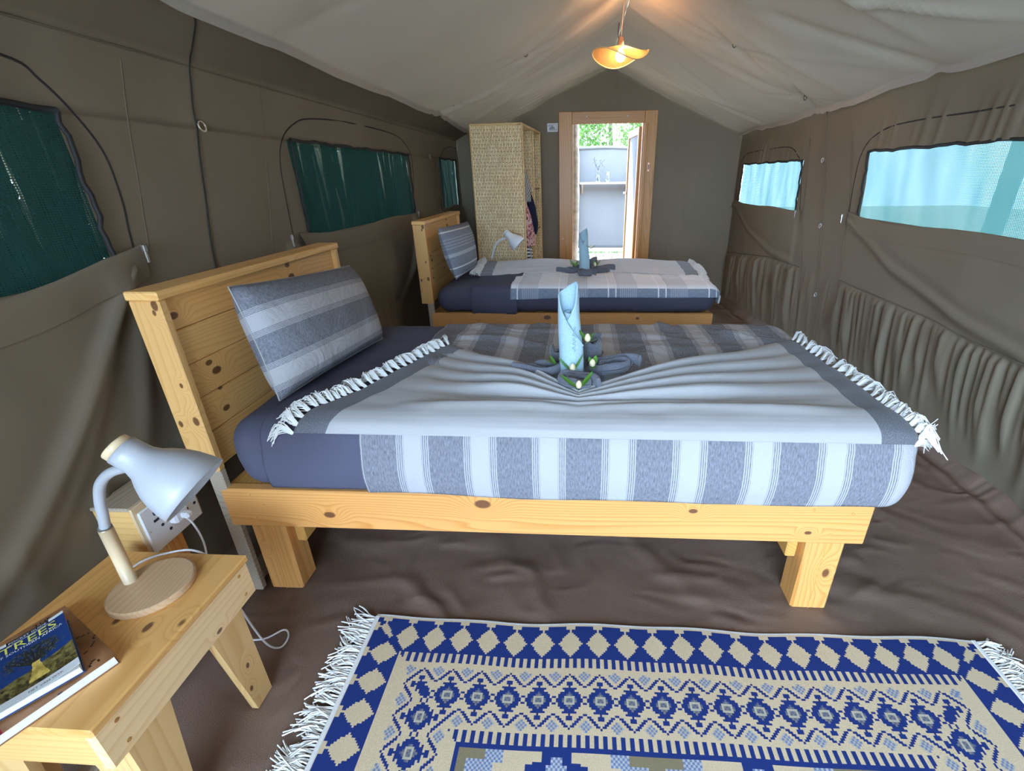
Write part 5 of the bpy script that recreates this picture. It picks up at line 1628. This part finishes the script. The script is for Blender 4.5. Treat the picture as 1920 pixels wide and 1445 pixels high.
MT['stripes'] = check_mat('striped_cotton', (0.03, 0.035, 0.045), (0.68, 0.70, 0.72), 6, 30, True)
MT['floral'] = floral_mat()

def garment(name, label, mat, secs, seed, cat='clothing'):
    """hanging cloth: secs = (z, centre y, half width in y, centre x, half thickness in x) in the wardrobe's frame"""
    t = np.linspace(0, 1, 30); S = np.array(secs)
    k = np.linspace(0, 1, len(S))
    C = np.stack([np.interp(t, k, S[:, i]) for i in range(5)], 1)
    na = 30
    th = np.linspace(0, 2 * PI, na, endpoint=False)
    P = np.empty((30, na, 3)); uv = np.empty((30, na, 2))
    r = np.random.RandomState(seed); p1, p2 = r.uniform(0, 6, 2)
    for i in range(30):
        z, cy, hy, cx, hx = C[i]
        w = 1 + 0.22 * np.sin(th * 5 + p1 + 1.5 * t[i]) * (0.3 + t[i])
        P[i, :, 0] = cx + 0.022 + hx * np.cos(th) * w
        P[i, :, 1] = cy + hy * np.sin(th) * (1 + 0.04 * np.sin(7 * th + p2))
        P[i, :, 2] = z + 0.008 * np.sin(th * 3 + p2) * t[i]
        uv[i, :, 0] = th / (2 * PI) * 0.5; uv[i, :, 1] = z
    c, s = math.cos(WROT), math.sin(WROT)
    v, f, q = grid(P, wv=True, uv=uv)
    f = f + [list(range(na))[::-1], [(29 * na) + i for i in range(na)]]
    v = np.stack([WX + v[:, 0] * c - v[:, 1] * s, WY + v[:, 0] * s + v[:, 1] * c, v[:, 2]], 1)
    o = obj(name, (v, f), mat, None, smooth=True, uv=q, loc=tuple(v.mean(0)))
    return tag(o, label, cat, 'clothes hanging in the wicker wardrobe')
garment('patterned_scarf', 'black and white patterned garment at the top of the wardrobe', MT['spots'], ((1.60, 0.06, 0.015, -0.10, 0.012), (1.45, 0.12, 0.05, -0.05, 0.03), (1.30, 0.19, 0.085, -0.025, 0.035), (1.18, 0.21, 0.09, -0.02, 0.03)), 1)
garment('navy_jacket', 'navy blue sleeve hanging in the wardrobe', MT['navy'], ((1.30, 0.20, 0.03, -0.02, 0.02), (1.12, 0.30, 0.075, -0.005, 0.04), (0.95, 0.36, 0.085, 0.0, 0.045), (0.86, 0.36, 0.05, 0.0, 0.03)), 2)
garment('floral_dress', 'pink floral garment hanging low in the wardrobe', MT['floral'], ((1.22, 0.08, 0.05, -0.06, 0.03), (1.05, 0.13, 0.09, -0.03, 0.04), (0.86, 0.18, 0.13, -0.015, 0.045), (0.76, 0.20, 0.12, -0.02, 0.04)), 3)
garment('striped_skirt', 'black and white striped cloth hanging lowest in the wardrobe', MT['stripes'], ((0.80, 0.16, 0.10, -0.05, 0.03), (0.70, 0.18, 0.13, -0.035, 0.035), (0.55, 0.19, 0.15, -0.03, 0.04), (0.35, 0.20, 0.16, -0.03, 0.04)), 4)

# ---- stand and lamp behind the far bed
fs = thing('lamp_stand', (-0.84, 4.52, 0), 'small pine stand holding the lamp behind the far bed', 'table')
obj('top', cbox(-1.02, -0.70, 4.41, 4.63, 0.47, 0.49, 0.003), MT['pine_x'], fs)
for x in (-1.005, -0.745):
    for y in (4.42, 4.59):
        obj('leg', cbox(x, x + 0.03, y, y + 0.03, 0, 0.47, 0.003), MT['pine_z'], fs)
lamp2 = make_lamp((-0.80, 4.52, 0.490), 'small white desk lamp before the wicker wardrobe', 'plastic', 1.0, False)
lamp2.rotation_euler = (0, 0, math.radians(-12))

# ---- printed notice beside the door
def notice_cols(u, v):
    n = fbm(u * 9, v * 7, 3, 3)
    g = 0.42 + 0.5 * n
    c = np.stack([g, g * 0.97, g * 1.02], -1)
    e = (u < 0.08) | (u > 0.92) | (v < 0.10) | (v > 0.88)
    c[e] = (0.62, 0.61, 0.62)
    m = (np.hypot((u - 0.45) / 0.26, (v - 0.42) / 0.25) < 1) & (n < 0.12)
    c[m] = (0.12, 0.11, 0.13)
    return np.clip(c, 0.03, 0.9)
nx, ny = 40, 30
Xn, Zn = np.meshgrid(np.linspace(-0.372, -0.256, nx + 1), np.linspace(1.85, 1.932, ny + 1), indexing='ij')
q = grid(np.stack([Xn, 0 * Xn + YB - 0.022, Zn], -1))
uu = np.linspace(0, 1, nx + 1); vv = np.linspace(0, 1, ny + 1)
U, V = np.meshgrid((uu[1:] + uu[:-1]) / 2, (vv[1:] + vv[:-1]) / 2, indexing='ij')
nt_ = obj('notice', q, MT['cover'], None, cols=notice_cols(U, V), loc=(-0.314, YB - 0.022, 1.89))
so = nt_.modifiers.new('card', 'SOLIDIFY'); so.thickness = 0.003; so.offset = -1
tag(nt_, 'small framed grey picture card pinned left of the doorway', 'sign')

# ================================================================ outside: washroom behind the door
deck = thing('deck', (0.4, 7.6, 0), kind='structure')
for i in range(15):
    x = -0.55 + i * 0.145
    obj('deck_plank', cbox(x, x + 0.137, YB + 0.06, 9.55, -0.05, -0.018, 0.004), MT['deck'], deck)
SY = 9.85
X, Z = np.meshgrid(np.linspace(-0.95, 2.6, 60), np.linspace(0.03, 1.90, 24), indexing='ij')
Yc = SY + 0.02 * fbm(X * 1.2, Z * 0.8, 5, 3)
scr = tag(obj('canvas_screen', grid(np.stack([X, Yc, Z], -1)), MT['screen'], None, smooth=True, loc=(0.8, SY, 0)),
          'pale grey canvas privacy screen outside the doorway', 'screen')
so = scr.modifiers.new('canvas', 'SOLIDIFY'); so.thickness = 0.004
obj('top_hem', tube([(x, SY - 0.005, 1.885 + 0.012 * math.sin(x * 4)) for x in np.linspace(-0.95, 2.6, 24)], 0.028, 8), MT['screen'], scr, smooth=True)
obj('bottom_rope', tube([(x, SY - 0.005, 0.03) for x in np.linspace(-0.95, 2.6, 8)], 0.012, 6), MT['fringe'], scr, smooth=True)
def pole(x, y, r, h, label):
    pts = [(x + 0.012 * math.sin(z * 2.3 + x * 9), y + 0.01 * math.sin(z * 3.1), z) for z in np.linspace(-0.05, h, 16)]
    o = obj('pole', tube(pts, [r * (1 + 0.06 * math.sin(i * 2.1)) for i in range(16)], 14), MT['bark'], None, smooth=True, loc=(x, y, 0))
    return tag(o, label, 'pole', 'log poles of the washroom')
pole(-0.115, 9.70, 0.085, 2.55, 'rough log pole left of the outdoor shelf')
pole(-0.085, 7.00, 0.055, 2.5, 'thinner pale pole just outside the left door jamb')
sh = thing('shelf', (0.42, 9.66, 1.27), 'narrow timber shelf on the outdoor canvas screen', 'shelf')
obj('board', cbox(-0.02, 1.10, 9.58, 9.80, 1.255, 1.290, 0.004), MT['deck'], sh)
for x in (0.02, 0.95): obj('bracket', prism([(9.60, 1.255), (9.82, 1.255), (9.82, 1.08)], x, x + 0.03, 'x'), MT['deck'], sh)
def glass_mat():
    m, nt, b, out = new_mat('clear_glass')
    b.inputs['Base Color'].default_value = (0.92, 0.95, 0.95, 1)
    b.inputs['Roughness'].default_value = 0.03
    b.inputs['Transmission Weight'].default_value = 1.0
    b.inputs['IOR'].default_value = 1.45
    return m
MT['glass'] = glass_mat()
vase = thing('glass_vase', (0.33, 9.68, 1.29), 'clear glass bottle vase with a leafy twig on the outdoor shelf', 'vase')
obj('bottle', xf(lathe([(0.04, 0), (0.046, 0.02), (0.046, 0.11), (0.02, 0.15), (0.018, 0.20), (0.022, 0.205)], 16, False), None, (0.33, 9.68, 1.29)), MT['glass'], vase, smooth=True)
rr = np.random.RandomState(3)
tw = catmull([(0.33, 9.68, 1.31), (0.325, 9.68, 1.50), (0.28, 9.67, 1.60), (0.24, 9.67, 1.70)], 5)
twg = obj('twig', merge([tube(tw, 0.004, 5), tube(catmull([(0.325, 9.68, 1.50), (0.37, 9.67, 1.60), (0.45, 9.67, 1.68)], 4), 0.003, 5)]), MT['reed'], vase, smooth=True)
lv = []
for i in range(26):
    c = tw[rr.randint(8, len(tw))] if i % 2 else np.array((0.33 + 0.12 * rr.rand(), 9.67, 1.52 + 0.16 * rr.rand()))
    v, f = leaf_mesh(0.055, 0.022)
    mm = np.array(Matrix.Rotation(rr.uniform(0, 6.3), 3, 'Y')) @ np.array(Matrix.Rotation(rr.uniform(-1, 1), 3, 'Z'))
    lv.append((v @ mm.T + c + rr.uniform(-0.02, 0.02, 3), f))
tag(obj('leaves', merge(lv), MT['hedge'], twg, smooth=True), kind='stuff')
jar = tag(obj('glass_jar', xf(lathe([(0.036, 0), (0.042, 0.015), (0.042, 0.15), (0.03, 0.175), (0.032, 0.19)], 16, False), None, (0.52, 9.68, 1.29)), MT['glass'], None, smooth=True, loc=(0.52, 9.68, 1.29)),
          'empty clear glass jar on the outdoor shelf', 'jar')
shw = thing('shower_pipe', (1.0, 9.72, 1.0), 'copper shower pipe with mixer tap on the canvas screen', 'shower')
obj('riser', tube([(1.0, 9.74, 1.45), (1.0, 9.74, 1.93), (1.0, 9.70, 1.95)], 0.014, 10), MT['copper'], shw, smooth=True)
obj('cross_pipe', tube([(0.93, 9.74, 1.92), (1.10, 9.74, 1.92)], 0.016, 10), MT['copper'], shw, smooth=True)
obj('hanger', tube([(1.0, 9.72, 1.95), (0.96, 9.73, 2.45)], 0.010, 8), MT['bark'], shw, smooth=True)
obj('mixer', merge([cbox(0.90, 1.08, 9.70, 9.76, 1.40, 1.44, 0.01), tube([(0.92, 9.70, 1.44), (0.92, 9.60, 1.44), (0.92, 9.60, 1.34)], 0.014, 8)]), MT['copper'], shw)
obj('tap', tube([(0.92, 9.66, 1.16), (0.92, 9.60, 1.20), (0.92, 9.60, 1.14)], 0.018, 8), MT['steel'], shw, smooth=True)
obj('feed_pipe', tube([(0.92, 9.68, 0.0), (0.92, 9.68, 1.18)], 0.014, 8), MT['copper'], shw, smooth=True)

# ---- trees beyond the screen
def tree(x, y, h, rad, n, seed, label, mat='foliage'):
    r = np.random.RandomState(seed)
    t = thing('tree', (x, y, 0), label, 'tree', 'trees beyond the canvas screen')
    obj('trunk', tube([(x, y, -0.06), (x + 0.05, y, h * 0.4), (x - 0.05, y, h * 0.75)], [0.09, 0.07, 0.03], 8), MT['bark'], t, smooth=True)
    V = []; Fc = []
    k = 0
    for i in range(n):
        d = r.normal(size=3); d /= np.linalg.norm(d)
        rr_ = rad * r.uniform(0.35, 1.0) ** 0.5
        c = np.array((x, y, h * 0.62)) + d * rr_ * np.array((1, 0.8, h * 0.42 / rad))
        L = r.uniform(0.07, 0.14); Wd = L * 0.45
        a = r.normal(size=3); a /= np.linalg.norm(a); b = np.cross(a, r.normal(size=3)); b /= np.linalg.norm(b)
        V += [c - a * L / 2, c + b * Wd / 2 - a * 0.1 * L, c + a * L / 2, c - b * Wd / 2 - a * 0.1 * L]
        Fc.append([k, k + 1, k + 2, k + 3]); k += 4
    tag(obj('crown', (np.array(V), Fc), MT[mat], t), kind='stuff')
    return t
tree(-0.6, 11.9, 3.6, 1.25, 5200, 1, 'leafy tree beyond the screen, left in the doorway')
tree(0.7, 12.4, 4.0, 1.35, 6000, 2, 'leafy tree beyond the screen, in the middle of the doorway')
tree(2.1, 12.0, 3.4, 1.2, 4800, 3, 'leafy tree beyond the screen, right in the doorway')
gr = []
r = np.random.RandomState(8)
for i in range(900):
    x = r.uniform(-0.6, 2.0); y = r.uniform(9.55, 9.83); a = r.uniform(0, 6.3); h = r.uniform(0.03, 0.09)
    dx_, dy_ = 0.006 * math.cos(a), 0.006 * math.sin(a)
    gr.append((np.array([(x - dx_, y - dy_, -0.06), (x + dx_, y + dy_, -0.06), (x + r.uniform(-0.02, 0.02), y, h - 0.05)]), [[0, 1, 2]]))
tag(obj('grass', merge(gr), MT['foliage']), 'dry grass strip below the canvas screen', 'grass', kind='stuff')

# ---- thicket along the left side, seen through the nets
r = np.random.RandomState(12)
paths = []
for i in range(260):
    y = r.uniform(-1.6, 9.0); x = -2.0 - r.uniform(0, 0.4); h = r.uniform(1.7, 2.9); ln = r.uniform(-0.35, 0.35)
    paths.append([(x, y, -0.06), (x + r.uniform(-0.05, 0.05), y + ln * 0.5, h * 0.5), (x + r.uniform(-0.1, 0.1), y + ln, h)])
reeds = merge([tube(p, [0.018, 0.022, 0.012], 5, False) for p in paths])
tag(obj('reeds', reeds, MT['reed']), 'dense dark reed thicket outside the left netted windows', 'reeds', kind='stuff')
r = np.random.RandomState(15)
V = []; Fc = []; k = 0
for i in range(9000):
    c = np.array((-3.2 + r.uniform(-0.35, 0.35), r.uniform(-1.2, 10.5), r.uniform(0.0, 2.5)))
    L = r.uniform(0.10, 0.26); Wd = L * 0.5
    a = r.normal(size=3); a /= np.linalg.norm(a); b = np.cross(a, r.normal(size=3)); b /= np.linalg.norm(b)
    V += [c - a * L / 2, c + b * Wd / 2, c + a * L / 2, c - b * Wd / 2]; Fc.append([k, k + 1, k + 2, k + 3]); k += 4
tag(obj('hedge', (np.array(V), Fc), MT['hedge']), 'dark leafy hedge outside behind the reeds', 'hedge', kind='stuff')
r = np.random.RandomState(19)
paths = []
for i in range(420):
    y = r.uniform(-0.5, 9.0); x = -2.50 - r.uniform(0, 0.15); h = r.uniform(1.9, 2.7); ln = r.uniform(-0.30, 0.30)
    paths.append([(x, y, r.uniform(-0.06, 1.0)), (x + r.uniform(-0.05, 0.05), y + ln * 0.5, h * 0.6), (x + r.uniform(-0.1, 0.1), y + ln, h)])
tag(obj('dry_stems', merge([tube(p, [0.016, 0.018, 0.006], 5, False) for p in paths]), MT['dry']), 'pale dry stems standing in front of the dark hedge', 'reeds', kind='stuff')
r = np.random.RandomState(25)  # unseen leaf mass, added to keep entrance light off the left wall
V = []; Fc = []; k = 0
for i in range(9000):
    c = np.array((r.uniform(1.7, 8.0), -3.2 - r.uniform(0, 3.5), r.uniform(0.0, 5.0)))
    L = r.uniform(0.16, 0.40); Wd = L * 0.5
    a = r.normal(size=3); a /= np.linalg.norm(a); b = np.cross(a, r.normal(size=3)); b /= np.linalg.norm(b)
    V += [c - a * L / 2, c + b * Wd / 2, c + a * L / 2, c - b * Wd / 2]; Fc.append([k, k + 1, k + 2, k + 3]); k += 4
tag(obj('shade_leaves', (np.array(V), Fc), MT['hedge']), 'dark leaf mass added out of view to shade the left wall', 'shade_leaves', kind='stuff')
# ---- added pale strip, standing in for the lighter band in the right net
obj_s = obj('light_band_strip', merge([cbox(2.30, 2.31, 2.76, 2.90, -0.05, 2.4, 0.002)]), MT['fringe'], None, loc=(2.3, 2.83, 0))
tag(obj_s, 'added pale strip for the lighter band in the large right net', 'pale_strip')
